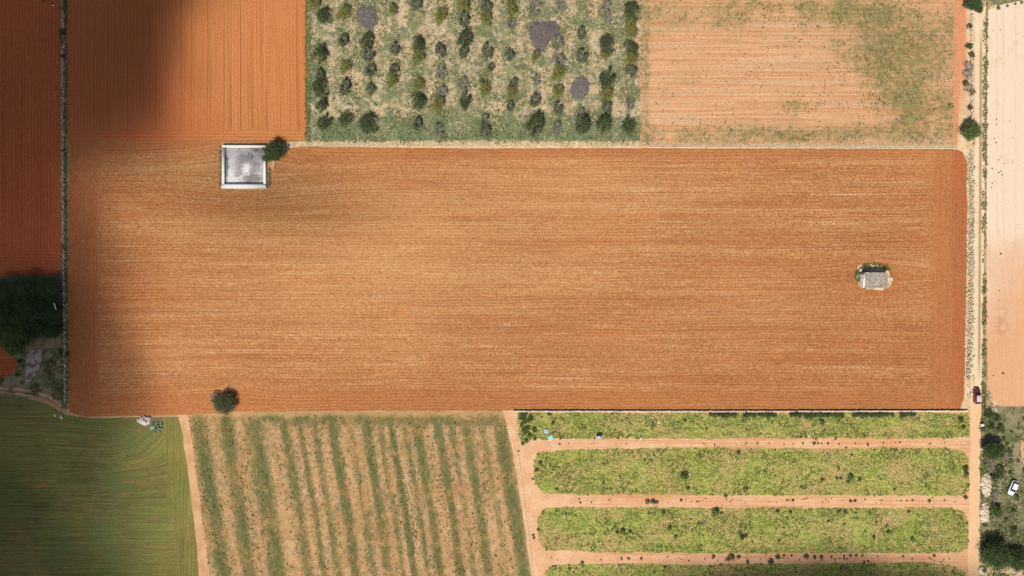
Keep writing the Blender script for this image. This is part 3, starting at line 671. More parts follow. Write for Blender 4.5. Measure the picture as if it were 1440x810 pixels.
# along the road
place(T_dark[1], 1363, 9, .85, 'dark tree beside the road at the top of the picture'); place(T_dark[0], 1374, 15, .36, 'small dark bush reaching into the road below the top tree', 'bush')
place(T_bush[0], 1362, 38, .8, 'lone small round bush on the stony strip under the top tree', 'bush')
place(T_bush[1], 1361, 67, 1.1, 'round dark bush above the grey leafless shrubs by the road', 'bush'); place(T_bush[2], 1365, 79, 1.0, 'dark bush touching the top of the grey leafless shrubs', 'bush')
place(T_bare[0], 1359, 96, 1.05, 'upper grey leafless shrub beside the road', 'shrub'); place(T_bare[1], 1358, 107, 1.0, 'middle grey leafless shrub beside the road', 'shrub')
place(T_bush[0], 1357, 118, .9, 'dark bush between the grey leafless shrubs', 'bush'); place(T_bare[0], 1360, 126, .9, 'lowest grey leafless shrub beside the road', 'shrub', rz=2)
place(T_gbush[0], 1366, 130, 1.0, 'green bush at the foot of the grey leafless shrubs', 'bush'); place(T_bush[1], 1363, 152, .85, 'small dark bush on the stony strip above the round corner tree', 'bush')
place(T_mid[1], 1360, 186, .93, 'round green tree by the road at the corner of the big field')
g = 'shrubs on the wild plot right of the road'
for px, py, sc, s, lb, ct in [
    (1389, 583, 1.35, T_bush[0], 'dark bush at the top left corner of the wild plot', 'bush'), (1400, 588, 1.1, T_bush[1], 'dark bush second along the top of the wild plot', 'bush'),
    (1383, 572, .7, T_gbush[0], 'small green bush beside the road where the wild plot begins', 'bush'),
    (1405, 603, 1.3, T_gbush[1], 'green bush above the round dark tree on the wild plot', 'bush'), (1392, 600, 1.0, T_bush[2], 'low dark bush just right of the upper white block', 'bush'),
    (1390, 630, .92, T_dark[0], 'round dark tree beside the lower white block', 'tree'), (1391, 650, .9, T_bare[0], 'grey leafless shrub below the round dark tree', 'shrub'),
    (1403, 662, 1.5, T_bush[0], 'dark bush between the leafless shrub and the upper rock heap', 'bush'), (1396, 672, 1.2, T_bush[1], 'dark bush on the right side of the upper rock heap', 'bush'),
    (1397, 698, 1.0, T_bare[1], 'pale leafless shrub between the two rock heaps', 'shrub'), (1397, 718, 1.8, T_bush[2], 'round dark bush right of the lower rock heap', 'bush'),
    (1384, 737, .8, T_bush[1], 'small dark bush at the foot of the lower rock heap', 'bush'), (1428, 700, 1.0, T_gbush[0], 'green bush a little below the white car', 'bush'),
    (1393, 777, .95, T_big[0], 'large round dark tree at the bottom right beside the road', 'tree'), (1425, 785, .72, T_big[1], 'second large dark tree at the bottom right frame edge', 'tree'),
    (1383, 801, .7, T_bush[0], 'small dark bush by the road under the large round tree', 'bush'), (1425, 745, 1.1, T_gbush[1], 'low green bush above the two large bottom right trees', 'bush'),
    (1412, 640, .8, T_bare[0], 'faint grey leafless shrub above and left of the white car', 'shrub'), (1420, 665, .6, T_bush[2], 'dark little bush directly behind the white car', 'bush')]:
    place(s, px, py, sc, lb, ct, g)
for i in range(46):
    px = random.uniform(1382, 1470); py = random.uniform(576, 800)
    if abs(px - 1424) < 12 and abs(py - 684) < 18: continue
    if px < 1395 and 660 < py < 745: continue
    place(random.choice(T_bush + T_gbush), px, py, random.uniform(.35, .8), 'small bush dotted about the rough grass of the wild plot', 'bush', 'small bushes on the wild plot')
for i in range(26):
    px = random.uniform(5, 93); py = random.uniform(490, 560)
    if py > 545 - max(0, 40 - px) * .3 or inside([px], [py], [(34, 486), (64, 484), (64, 512), (48, 545), (34, 545)])[0] or inside([px], [py], [(-90, 478), (10, 474), (30, 520), (16, 534), (-90, 536)])[0]: continue
    place(random.choice(T_gbush + T_bush), px, py, random.uniform(.35, .75), 'small bush in the rough grass around the concrete slab', 'bush', 'small bushes around the slab')
# bushes on the crop beds
BL = [(760, 650, 3), (755, 660, 3), (749, 673, 2), (783, 687, 2.4), (962, 668, 7), (968, 686, 3), (1021, 697, 3), (911, 705, 4), (918, 705, 4.5), (924, 706, 3), (816, 706, 2), (958, 703, 2.5),
 (868, 748, 3.5), (876, 746, 4.5), (886, 747, 3), (942, 742, 4), (951, 754, 3), (1007, 719, 6), (933, 720, 3.5), (1044, 754, 4), (751, 756, 2.2), (757, 744, 2.5), (750, 752, 1.8),
 (1029, 783, 5), (1024, 786, 3), (1004, 782, 2.8), (1039, 783, 3), (902, 785, 2.6), (884, 785, 2.3), (874, 785, 2.3), (839, 632, 1.5), (964, 591, 3), (819, 791, 3), (936, 797, 2.5), (1047, 686, 2), (1039, 636, 3.4),
 (1197, 670, 5.5), (1183, 672, 2.6), (1178, 672, 2.4), (1194, 677, 2.4), (1210, 674, 3.3), (1157, 674, 2.6), (1051, 687, 3), (1128, 684, 2), (1259, 688, 2.2), (1359, 658, 4.5), (1360, 666, 4.5), (1359, 699, 3.4),
 (1197, 704, 2.6), (1203, 704, 2.6), (1116, 703, 2), (1308, 704, 3), (1284, 703, 2), (1094, 718, 3), (1112, 720, 3.3), (1180, 719, 2.6), (1190, 719, 3), (1279, 719, 2.6), (1049, 753, 3.4), (1044, 756, 3),
 (1230, 755, 3.4), (1250, 747, 3), (1284, 757, 3.4), (1094, 783, 4.2), (1134, 782, 4.2), (1146, 783, 3.4), (1156, 783, 3.2), (1114, 781, 2), (1103, 781, 2.2), (1085, 790, 4.4), (1170, 783, 2.2), (1197, 781, 2.2),
 (1205, 781, 2.4), (1188, 781, 1.8), (1214, 781, 2), (1271, 782, 2.2), (1315, 781, 2.6), (1052, 790, 3.2), (1216, 790, 2), (1222, 789, 2), (1146, 623, 2.6), (1151, 623, 2), (1130, 623, 1.8), (1165, 623, 2.2), (1156, 623, 1.5),
 (1204, 623, 1.5), (1267, 622, 1.5), (1176, 617, 2), (1222, 626, 1.8), (1091, 632, 1.8), (1199, 639, 2), (1191, 629, 1.8), (1066, 623, 1.8), (1231, 632, 1.6), (1241, 634, 1.8), (1352, 590, 5), (1356, 600, 3.5), (1157, 593, 4), (740, 619, 3), (735, 623, 2.6), (752, 617, 3), (729, 634, 1.8)]
BIG = {(962, 668): 'largest dark green bush in the second crop bed, left half', (1197, 670): 'round dark green bush on a bare patch of the second bed, right half',
 (1007, 719): 'spreading dark green bush at the top edge of the third crop bed', (1029, 783): 'widest dark bush on the bare strip under the third bed, left of centre',
 (1352, 590): 'leafy bush at the right end of the first crop bed', (1359, 658): 'dark bush at the right end of the second bed, upper of a touching pair', (1360, 666): 'dark bush at the right end of the second bed, lower of a touching pair',
 (1359, 699): 'dark bush where the bare strip under the second bed meets the road'}
names_y = [(577, 620.5, 'in the first crop bed'), (620.5, 629, 'on the bare strip under the first crop bed'), (629, 698, 'in the second crop bed'), (698, 711, 'on the bare strip under the second crop bed'),
           (711, 777, 'in the third crop bed'), (777, 791, 'on the bare strip under the third crop bed'), (791, 900, 'in the lowest crop bed')]
def bed_bush(px, py, r, tiny=False):
    r *= .82
    lb = BIG.get((px, py)); s = random.choice(T_bush if r > 1.6 else T_bush + T_gbush); sc = r * S / 1.0
    where = next(n_ for a, b, n_ in names_y if a <= py < b)
    o = place(s, px - (px - 720) * .003, py + .5, (sc * random.uniform(1, 1.4), sc, sc * .9), lb or f'small dark bush {where}', 'bush', None if lb else f'small bushes {where}', rz=random.uniform(-.4, .4))
    return o
for p in BL: bed_bush(*p)
for i in range(150):
    yy = random.choice([random.gauss(623.5, 1.2)] * 2 + [random.gauss(704, 2.2)] * 3 + [random.gauss(785, 2.5)] * 3); xx = random.uniform(760, 1352) if random.random() < .25 else random.uniform(950, 1345)
    if yy < 626 and random.random() < .4: continue
    bed_bush(xx, yy, random.uniform(.6, 1.6))
for i in range(28):
    px = 727 + abs(random.gauss(0, 16)); py = random.uniform(580, 614)
    place(random.choice(T_gbush), px, py, random.uniform(.45, .75), 'broad leafy dark plant at the left end of the first crop bed', 'plant', 'leafy plants at the left end of the first bed', name='leafy_plant')
for x0, x1 in ((998, 1038), (1048, 1092), (1112, 1186), (1200, 1256), (1267, 1288)):
    xx = x0
    while xx < x1:
        place(random.choice(T_bush), xx, 583 + random.uniform(-.6, 1), random.uniform(.6, .95), 'dark bush in the row growing against the wall above the first bed', 'bush', 'bushes along the lower boundary wall'); xx += random.uniform(4.2, 6.5)
for px, py, r in [(1401, 168, 1), (1401, 175, 1), (1420, 171, .9), (1398, 195, 1), (1400, 201, 1.1), (1424, 194, .8), (1404, 225, 1), (1408, 221, .8), (1395, 237, 1.1), (1404, 243, 1.2), (1407, 241, 1), (1409, 246, 1.1), (1395, 258, 1), (1399, 256, .8), (1394, 264, 1), (1412, 230, .8), (1424, 228, .7),
                  (1407, 357, 1.4), (1410, 525, 1.7), (1397, 528, 1), (1405, 409, 1), (1404, 423, .8), (1406, 42, .8), (1431, 47, .7), (1396, 43, .7)]:
    place(random.choice(T_gbush), px, py, r * S, 'tiny weed clump on the bare pale field', 'weed', 'weed clumps on the pale field', name='weed_clump')
for px, r in [(1403, 2), (1416, 1.5), (1427, 1.2), (1436, 1.6)]: place(random.choice(T_gbush), px, 12 - (px - 1403) * .25, r * S * 1.5, 'dry looking small bush on the top edge of the pale field', 'bush', 'bushes on the top edge of the pale field')
for px, py in [(62, 2), (74, 6), (68, 0)]: place(T_gbush[0], px, py, .35, 'small weed clump at the top of the dark red field', 'weed', 'weed clumps at the top of the dark field', name='weed_clump')
def drop(o):
    for c in list(o.children): bpy.data.objects.remove(c)
    bpy.data.objects.remove(o)
for o in protos: drop(o)

# ------------------------------------------------------------------ cut-branch heaps in the orchard
M_brush = material('cut_branches', lambda t: (t.mix(t.sm(t.n(1.2, 3., .7, 1.), .35, .65), A(104, 94, 92), A(184, 172, 164)), None), rough=.9)
M_ash = material('brush_mound', lambda t: (t.mix(t.sm(t.n(.8, 3., .7, 1.), .35, .65), A(84, 74, 74), A(120, 106, 104)), t.n(.8)), rough=.9, bump=.6)  # mottled dark grey of the mound under the twigs
def brush(px, py, poly, label):
    root = empty('brush_pile', W(px, py, .03)); q = rough_poly(poly, .9, 1.5, int(px))
    c = np.array([((x - px) * S, (py - y) * S) for x, y in q]); v = [(0, 0, .55)]; f = []
    for rr_, z in ((.45, .5), (.8, .32), (1., 0)):
        for x, y in c: v.append((x * rr_, y * rr_, z))
    n = len(c)
    me = bpy.data.meshes.new('mound'); F = [(0, 1 + i, 1 + (i + 1) % n) for i in range(n)]
    for k in (0, 1): F += [(1 + k * n + i, 1 + (k + 1) * n + i, 1 + (k + 1) * n + (i + 1) % n, 1 + k * n + (i + 1) % n) for i in range(n)]
    me.from_pydata(v, [], F); bm = bmesh.new(); bm.from_mesh(me); bmesh.ops.recalc_face_normals(bm, faces=bm.faces); bm.to_mesh(me); bm.free()
    if me.polygons[0].normal.z < 0: me.flip_normals()
    link('mound', me, M_ash, root)
    parts = []; cnt = 0
    while cnt < 300:
        x, y = random.uniform(-5, 5), random.uniform(-5, 5)
        if not inside([px + x / S], [py - y / S], poly)[0]: continue
        r = math.hypot(x, y); z = .62 - .1 * r; z = max(z, .12); a = random.uniform(0, 3.14); L = random.uniform(.8, 2.2)
        dx, dy = math.cos(a) * L / 2, math.sin(a) * L / 2; dz = random.uniform(-.15, .15)
        parts.append(tube([(x - dx, y - dy, z - dz), (x + random.uniform(-.1, .1), y, z + .08), (x + dx, y + dy, z + dz)], [.05, .045, .02], 3)); cnt += 1
    link('twigs', np_mesh('twigs', *join(parts)), M_brush, root)
    return tag(root, label, 'brush pile', 'heaps of cut branches in the orchard')
brush(515, 26, [(502, 14), (510, 9), (522, 10), (529, 18), (529, 32), (524, 42), (514, 40), (504, 30)], 'smaller grey heap of cut branches at the top left of the orchard')
brush(764, 50, [(743, 42), (750, 31), (768, 31), (781, 29), (788, 40), (784, 50), (772, 58), (764, 73), (752, 68), (745, 54)], 'largest grey heap of cut branches near the top of the orchard')
brush(816, 125, [(805, 117), (814, 109), (825, 110), (829, 118), (827, 130), (818, 140), (808, 138), (802, 128)], 'grey heap of cut branches on the lower right of the orchard')

# ------------------------------------------------------------------ stone walls and rock heaps
def stonemat(name, a, b):
    def f(t):
        ge = t.t.nodes.new('ShaderNodeNewGeometry'); r = V(t.t, ge.outputs['Random Per Island'])
        return t.scale(t.mix(r, a, b), t.n(1.5, 3., .7, 1.) * .5 + .7), t.n(2., 3., .7, 2.)
    return material(name, f, bump=.4, dist=.05)
M_st = stonemat('wall_stone', A(196, 178, 150), A(236, 220, 194)); M_stw = stonemat('pale_stone', A(220, 194, 160), A(246, 230, 206)); M_stg = stonemat('grey_stone', A(186, 172, 146), A(236, 222, 196))
def stone_wall(line, wd, h, mat, label, cat='wall', n_per_m=5., name='stone_wall', gap=0.):
    C = []; Z = []; 
    for i in range(len(line) - 1):
        a = Vector(W(*line[i])[:2]); b = Vector(W(*line[i + 1])[:2]); L = (b - a).length; n = int(L * n_per_m); d = (b - a) / L; nn = Vector((-d.y, d.x)); ang = math.atan2(d.y, d.x)
        for _ in range(n):
            t_ = random.random(); p = a + (b - a) * t_
            if gap and float(fbm(p.x * .25, p.y * .25, 7)) < gap: continue
            off = random.gauss(0, wd * .3); z = random.uniform(.05, h) * max(.25, 1 - abs(off) / wd)
            C.append((p.x + nn.x * off, p.y + nn.y * off, .04 + z)); q_ = random.uniform(.45, 1.15); Z.append((random.uniform(.14, .3) * q_, random.uniform(.1, .2) * q_, random.uniform(.07, .15) * q_ + z * .3))
    v, f = stones(np.array(C), np.array(Z), True)
    return tag(link(name, np_mesh(name, v, f), mat), label, cat)
stone_wall([(90, -E), (89.5, 150), (90.5, 390), (92, 470), (93, 565)], .7, .55, M_stg, 'long overgrown dry stone wall between the dark red field and the big field', n_per_m=13, gap=.26)
def solid_wall(line, wd, h, mat, label):
    root = empty('stone_wall', W(*line[0])); o0 = Vector(W(*line[0])); P = []
    for i in range(len(line) - 1):
        a = Vector(W(*line[i])) - o0; b = Vector(W(*line[i + 1])) - o0; L = (b - a).length; k = int(L / .45); d = (b - a) / L; ang = math.atan2(d.y, d.x)
        c = np.array([tuple(a + d * (j + .5) * .45) for j in range(k)]); c[:, 1] += rng.normal(0, .03, k)
        hh = h * rng.uniform(.85, 1.12, k); c[:, 2] = hh / 2
        P.append(stones(c, np.stack([np.full(k, .235), np.full(k, wd / 2), hh / 2], 1), ang, .08, .96))
    link('coping', np_mesh('coping', *join(P)), mat, root); return tag(root, label, 'wall')
solid_wall([(722, 578), (1000, 578.3), (1360, 577.5)], .42, .55, M_stw, 'thin white stone wall between the big red field and the green beds')
solid_wall([(912, 207), (1100, 207.6), (1346, 208.5)], .34, .16, M_stw, 'low white stone edging between the fallow field and the big field')
solid_wall([(723, 579), (729, 640), (737, 700), (744, 760), (751, 830), (760, 900)], .22, .14, M_stw, 'thin pale stone kerb running down beside the striped field')
stone_wall([(1365, 212), (1366, 300), (1365, 400), (1363, 480), (1361, 535)], 1.7, .25, M_stg, 'wide strip of tumbled pale stones between the big field and the road', 'wall', 13)
stone_wall([(1366, 22), (1366, 60), (1366, 170)], .7, .5, M_stw, 'white dry stone wall beside the road above the round corner tree', 'wall', 16)
def rock_heap(px, py, rx, ry, n, h, mat, label, sz=(.12, .4)):
    a = rng.uniform(0, 6.283, n); r = np.sqrt(rng.uniform(0, 1, n)) * (.8 + .3 * vnoise(np.cos(a) * 2 + 5, np.sin(a) * 2 + 5, int(px)))
    s = rng.uniform(sz[0], sz[1], n)[:, None] * rng.uniform(.7, 1.2, (n, 3)) * np.array([1, 1, .7])
    c = np.stack([np.cos(a) * r * rx * S, np.sin(a) * r * ry * S, .04 + (1 - r ** 2).clip(0) * h * rng.uniform(.4, 1, n)], 1)
    v, f = stones(c, s); o = link('rock_pile', np_mesh('rock_pile', v, f), mat); o.location = W(px, py, 0); return tag(o, label, 'rock pile')
rock_heap(1386, 681, 7, 17, 420, .6, M_stw, 'upper long heap of pale rocks beside the road on the wild plot')
rock_heap(1384, 722, 5.5, 15, 320, .5, M_stw, 'lower long heap of pale rocks beside the road on the wild plot')
rock_heap(1380, 802, 4, 6, 60, .3, M_stw, 'small heap of white rocks beside the road at the bottom right')
rock_heap(204, 591, 9, 6, 130, .5, stonemat('pink_stone', A(232, 208, 196), A(248, 236, 226)), 'small heap of pinkish white rubble on the top edge of the green field')
rock_heap(221, 600, 9, 9, 60, .3, stonemat('greenish_stone', A(96, 120, 96), A(150, 166, 140)), 'low mossy grey green rubble beside the pinkish heap', (.1, .28))
rock_heap(1398, 576, 4, 3, 26, .2, M_stw, 'few pale rocks at the lower corner of the pale field', (.1, .22))
def blocks(px, py, w_, d_, h_, label, mat, rz=0.):
    root = empty('boundary_block', W(px, py, .03), rz); v, f = box_v(-w_ / 2, w_ / 2, -d_ / 2, d_ / 2, 0, h_); v[4:, :2] *= .9; link('block', np_mesh('block', v, f), mat, root)
    v, f = box_v(-w_ * .55, w_ * .55, -d_ * .55, d_ * .55, h_ + .003, h_ + .1); link('cap', np_mesh('cap', v, f), mat, root); return tag(root, label, 'block')
M_white = material('white_paint', lambda t: (t.scale(A(248, 246, 240, 1.3), t.sm(t.n(.6, 3., .7, 1.), .3, .7) * .15 + .85), t.n(2.)), rough=.7, bump=.1)
blocks(1379.5, 597, .75, .6, .7, 'upper white block at the right edge of the road', M_white, .3); blocks(1380, 630.5, .85, .7, .8, 'lower white block at the right edge of the road beside a dark tree', M_white, .1)
rock_heap(87, 586, 2, 3, 12, .35, M_stw, 'small white rock beside the end of the curved track', (.15, .3)); rock_heap(77, 583, 2.5, 2.5, 14, .3, M_stg, 'small grey stones on the lower side of the curved track', (.12, .25))
stx = rng.uniform(92, 300, 60)
# white pole in the grove
pr = empty('pole', W(81, 437, .03)); link('post', np_mesh('post', *tube([(0, 0, 0), (1.6, .6, 3.2), (3.3, 2.2, 6.6)], [.13, .12, .11], 8), True), M_white, pr)
link('cap', np_mesh('cap', *tube([(3.3, 2.2, 6.6), (3.37, 2.27, 6.74)], [.16, .14], 8), True), M_white, pr); tag(pr, 'thin white pole leaning out of the dark grove beside the wall', 'pole')

# ------------------------------------------------------------------ white walled tank
M_tankwall = material('limewashed_wall', lambda t: (t.mix(t.sm(t.n(.25, 4., .7, 1.), .56, .72) * .7, A(250, 246, 238, 1.35), A(196, 186, 176)), t.n(1.5, 3., .7, 2.)), rough=.85, bump=.2, dist=.04)
def tank_floor(t):
    x, y = t.wx, t.wy; n1 = t.noise(x, y, .6, 5., .8, 1.); n2 = t.noise(x, y, 2.2, 5., .8, 2.)
    c = t.mix(t.sm(n1 + (n2 - .5) * .6, .38, .6), A(222, 218, 214, 1.3), A(250, 246, 240, 1.3))
    r = t.blob(0.3, -.3, 3.1, 3.6, x, y) - t.blob(0.5, -.6, 1.3, 1.9, x, y) * 1.1
    st = t.sm(r + (n1 - .5) * 2. + (n2 - .5) * 1.6, .0, .6)
    c = t.mix(st * .75, c, A(134, 122, 118))
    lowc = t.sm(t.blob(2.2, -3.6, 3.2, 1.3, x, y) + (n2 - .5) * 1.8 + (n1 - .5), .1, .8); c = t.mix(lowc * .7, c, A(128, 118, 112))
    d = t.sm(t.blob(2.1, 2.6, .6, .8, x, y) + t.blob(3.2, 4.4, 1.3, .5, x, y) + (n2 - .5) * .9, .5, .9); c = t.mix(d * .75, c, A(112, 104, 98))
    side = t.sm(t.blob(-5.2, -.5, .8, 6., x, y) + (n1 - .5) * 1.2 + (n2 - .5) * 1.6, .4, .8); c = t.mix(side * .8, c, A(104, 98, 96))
    c = t.mix(t.sm(n2, .6, .7) * .35, c, A(160, 152, 148)); return c, n2
tk = empty('water_tank', W(344.5, 233.5, 0)); hx, hy, th = 6.1, 5.75, .62; zt, zf = .95, .12
tw = []
for s_, nm in ((-1, 'west'), (1, 'east')):
    v, f = box_v(*( (-hx, -hx + th * .95) if s_ < 0 else (hx - th * .95, hx)), -hy + th, hy - th, 0, zt - .004); link('side_wall', np_mesh('side_wall', v, f), M_tankwall, tk)
for s_ in (-1, 1):
    a, b = (-hy, -hy + th) if s_ < 0 else (hy - th, hy)
    if s_ < 0: a -= .25
    v, f = box_v(-hx, hx, a, b, 0, zt); link('end_wall', np_mesh('end_wall', v, f), M_tankwall, tk)
v, f = box_v(-hx + th * .9, hx - th * .9, -hy + th * .9, hy - th * .9, .02, zf); link('tank_floor', np_mesh('tank_floor', v, f), material('stained_render', tank_floor, rough=.8, bump=.2, dist=.04), tk)
v, f = box_v(-hx - .3, hx + .2, -hy - .62, -hy - .253, .0, .7); link('footing', np_mesh('footing', v, f), M_tankwall, tk)
v, f = box_v(-hx - .5, -hx - .003, -hy - .2, hy - 1.2, .0, .1); link('footing', np_mesh('footing', v, f), M_st, tk)
pv, pf = tube([(-hx + 1.1, hy - .25, zt + .02), (-hx + 1.1, hy - 1.0, zt + .05), (-hx + 1.1, hy - 1.1, .5)], [.06, .06, .06], 8); link('inlet_pipe', np_mesh('inlet_pipe', pv, pf, True), material('grey_pipe', A(120, 116, 112), rough=.5), tk)
tag(tk, 'square white walled water tank with stained pale floor in the red field', 'water tank')
sheet('bare_ground', [(309, 200), (380, 202), (384, 226), (383, 250), (379, 262), (370, 266), (311, 266), (309, 240)], .034, material('tank_surround', track(A(214, 170, 120), A(186, 140, 88)), bump=.5), .8, 50)
x, y = strip(309, 313, 206, 262, 160); x2, y2 = strip(377, 381, 236, 262, 90)
cover('verge_grass', np.concatenate([x, x2]), np.concatenate([y, y2]), (.15, .35), L_grass, 'grass fringe along the sides of the white tank', 4)

# ------------------------------------------------------------------ stone hut
ht = empty('stone_hut', W(1225.5, 394.5, .02), -.02); HX, HY = 3.1, 1.9; hz0, hz1 = 1.9, 2.25   # lower south eave, higher north wall
M_hut = stonemat('hut_stone', A(226, 212, 190), A(246, 236, 218))
def wall_blocks(x0, y0, x1, y1, z0, za, zb, th_):
    L = math.hypot(x1 - x0, y1 - y0); C = []; Z = []; ang = math.atan2(y1 - y0, x1 - x0); k = max(1, int(L / .34))
    for i in range(k):
        t_ = (i + .5) / k; top = za + (zb - za) * t_; rows = max(1, int(round((top - z0) / .24))); rh = (top - z0) / rows
        for r in range(rows):
            C.append((x0 + (x1 - x0) * t_, y0 + (y1 - y0) * t_, z0 + (r + .5) * rh)); Z.append((L / k / 2 * 1.03, th_ / 2 * random.uniform(.93, 1.07), rh / 2 * 1.02))
    return stones(np.array(C), np.array(Z), ang * 1.0 if False else ang, .05, .97) if False else _wb(np.array(C), np.array(Z), ang)
def _wb(C, Z, ang):
    n = len(C); v = np.broadcast_to(CUBE, (n, 8, 3)).copy(); v += rng.uniform(-.05, .05, v.shape); v *= Z[:, None, :]
    c, s = math.cos(ang), math.sin(ang); x = v[..., 0] * c - v[..., 1] * s; y = v[..., 0] * s + v[..., 1] * c; v[..., 0] = x; v[..., 1] = y
    v += C[:, None, :]; return v.reshape(-1, 3), (CF[None] + 8 * np.arange(n)[:, None, None]).reshape(-1, 4)
for a in ((-HX, -HY, HX, -HY, 0, hz0, hz0), (-HX, -HY + .25, -HX, HY - .25, 0, hz0, hz1), (HX, -HY + .25, HX, HY - .25, 0, hz0, hz1)):
    link('wall', np_mesh('wall', *wall_blocks(*a, .45)), M_tankwall if a[0] == a[2] == -HX else M_hut, ht)  # west wall's sunlit brightness is put into its paler colour
link('wall', np_mesh('wall', *join([wall_blocks(-HX, HY, -.5, HY, 0, hz1, hz1, .45), wall_blocks(.5, HY, HX, HY, 0, hz1, hz1, .45), wall_blocks(-.5, HY, .5, HY, 1.85, hz1, hz1, .45)])), M_hut, ht)
v, f = box_v(-.5, .5, HY - .06, HY + .02, 0, 1.85); link('door', np_mesh('door', v, f), material('old_wood', A(96, 78, 62), rough=.8), ht)
def tile_roof():      # barrel tiles: half-round ridges running down the slope
    nx, ny = 34, 11; P = []; x0, x1 = -HX + .08, HX + .3; y0, y1 = -HY - .3, HY + .25
    for i in range(nx):
        for j in range(ny):
            xc = x0 + (x1 - x0) * (i + .5) / nx; ya = y0 + (y1 - y0) * j / ny; yb = ya + (y1 - y0) / ny * 1.12
            za = hz0 + (hz1 - hz0) * (ya + HY) / (2 * HY) + .1; zb = za + (hz1 - hz0) * (yb - ya) / (2 * HY)
            r = (x1 - x0) / nx * .5; dx = random.gauss(0, .012); dz = random.gauss(0, .015)
            v = []; 
            for yy_, zz, rr_ in ((ya, za + .03, r * 1.02), (yb, zb, r * .9)):
                for k in range(5):
                    an = math.pi * k / 4; v.append((xc + dx - math.cos(an) * rr_, yy_, zz + dz + math.sin(an) * rr_ * .7))
            P.append((np.array(v), np.array([[k, k + 1, k + 6, k + 5] for k in range(4)] + [[0, 1, 2, 3], [0, 3, 4, 4]][:1])))
    return join(P)
rv, rf = tile_roof(); M_tile = stonemat('weathered_tile', A(176, 158, 142), A(246, 230, 212))
rp = link('roof', np_mesh('roof', rv, rf), M_tile, ht)
v, f = box_v(-HX + .1, HX + .27, -HY - .27, HY + .22, 0, .08); v[:, 2] += hz0 + (hz1 - hz0) * (v[:, 1] + HY) / (2 * HY) - .01; link('roof_deck', np_mesh('roof_deck', v, f), M_tile, ht)
v, f = tube([(.3, -HY - .2, hz0 + .24), (.3, HY + .2, hz1 + .24)], [.07, .07], 8); link('roof_seam', np_mesh('roof_seam', v, f, True), material('mortar', A(214, 196, 178)), rp)
v, f = box_v(-HX - .22, -HX + .06, -HY - .1, HY + .1, 0, .2); v[:, 2] += hz0 + (hz1 - hz0) * (v[:, 1] + HY) / (2 * HY) + .02; link('parapet', np_mesh('parapet', v, f), M_tankwall, ht)
tag(ht, 'small stone hut with weathered tiled roof standing in the big red field', 'hut')
sheet('bare_ground', [(1206, 374), (1222, 371), (1240, 373), (1250, 382), (1256, 394), (1252, 403), (1240, 408), (1220, 407), (1208, 402), (1203, 390)], .034, material('hut_surround', track(A(246, 224, 190), A(226, 196, 146)), bump=.6), .8, 51)
a = rng.uniform(0, 6.28, 500); r = rng.uniform(.82, 1.12, 500); x = 1229 + np.cos(a) * r * 25; y = 390 - np.sin(a) * r * 18; k = rng.uniform(0, 1, 500) < np.where((x < 1224) & (y < 396), 1, np.where(y < 380, .8, .1))
cover('weed_ring', x[k], y[k], (.2, .5), L_mid, 'ring of green weeds around the stone hut', 4, .7)
rock_heap(1215, 379, 8, 4, 60, .4, M_stg, 'tumbled grey stones in the shade behind the stone hut', (.1, .28))

# ------------------------------------------------------------------ cars
def loft(st, k=12):
    """st: (x, half width, z low, z high, corner) cross sections; closed body"""
    v = []; f = []
    for x, w_, z0, z1, cr in st:
        for j in range(k):
            a = 2 * math.pi * (j + .5) / k; c, s = math.cos(a), math.sin(a); e = 2 / cr
            v.append((x, w_ * math.copysign(abs(c) ** e, c), (z0 + z1) / 2 + (z1 - z0) / 2 * math.copysign(abs(s) ** e, s)))
    n = len(st)
    for i in range(n - 1):
        for j in range(k): f.append((i * k + j, i * k + (j + 1) % k, (i + 1) * k + (j + 1) % k, (i + 1) * k + j))
    return v, f, k, n
def loft_mesh(name, st, k=16):
    v, f, k, n = loft(st, k); me = bpy.data.meshes.new(name); me.from_pydata(v, [], f + [tuple(range(k)), tuple(range((n - 1) * k, n * k))])
    bm = bmesh.new(); bm.from_mesh(me); bmesh.ops.recalc_face_normals(bm, faces=bm.faces); bm.to_mesh(me); bm.free()
    for p in me.polygons: p.use_smooth = len(p.vertices) == 4
    return me
M_glass = material('car_glass', (.015, .02, .025, 1), rough=.06, spec=.6); M_tyre = material('tyre_rubber', (.02, .02, .02, 1), rough=.85)
M_rim = material('rim_metal', (.5, .5, .5, 1), rough=.3, extra={'Metallic': .9}); M_lampw = material('headlight_glass', (.7, .7, .68, 1), rough=.1); M_lampr = material('tail_light', (.35, .01, .01, 1), rough=.2)
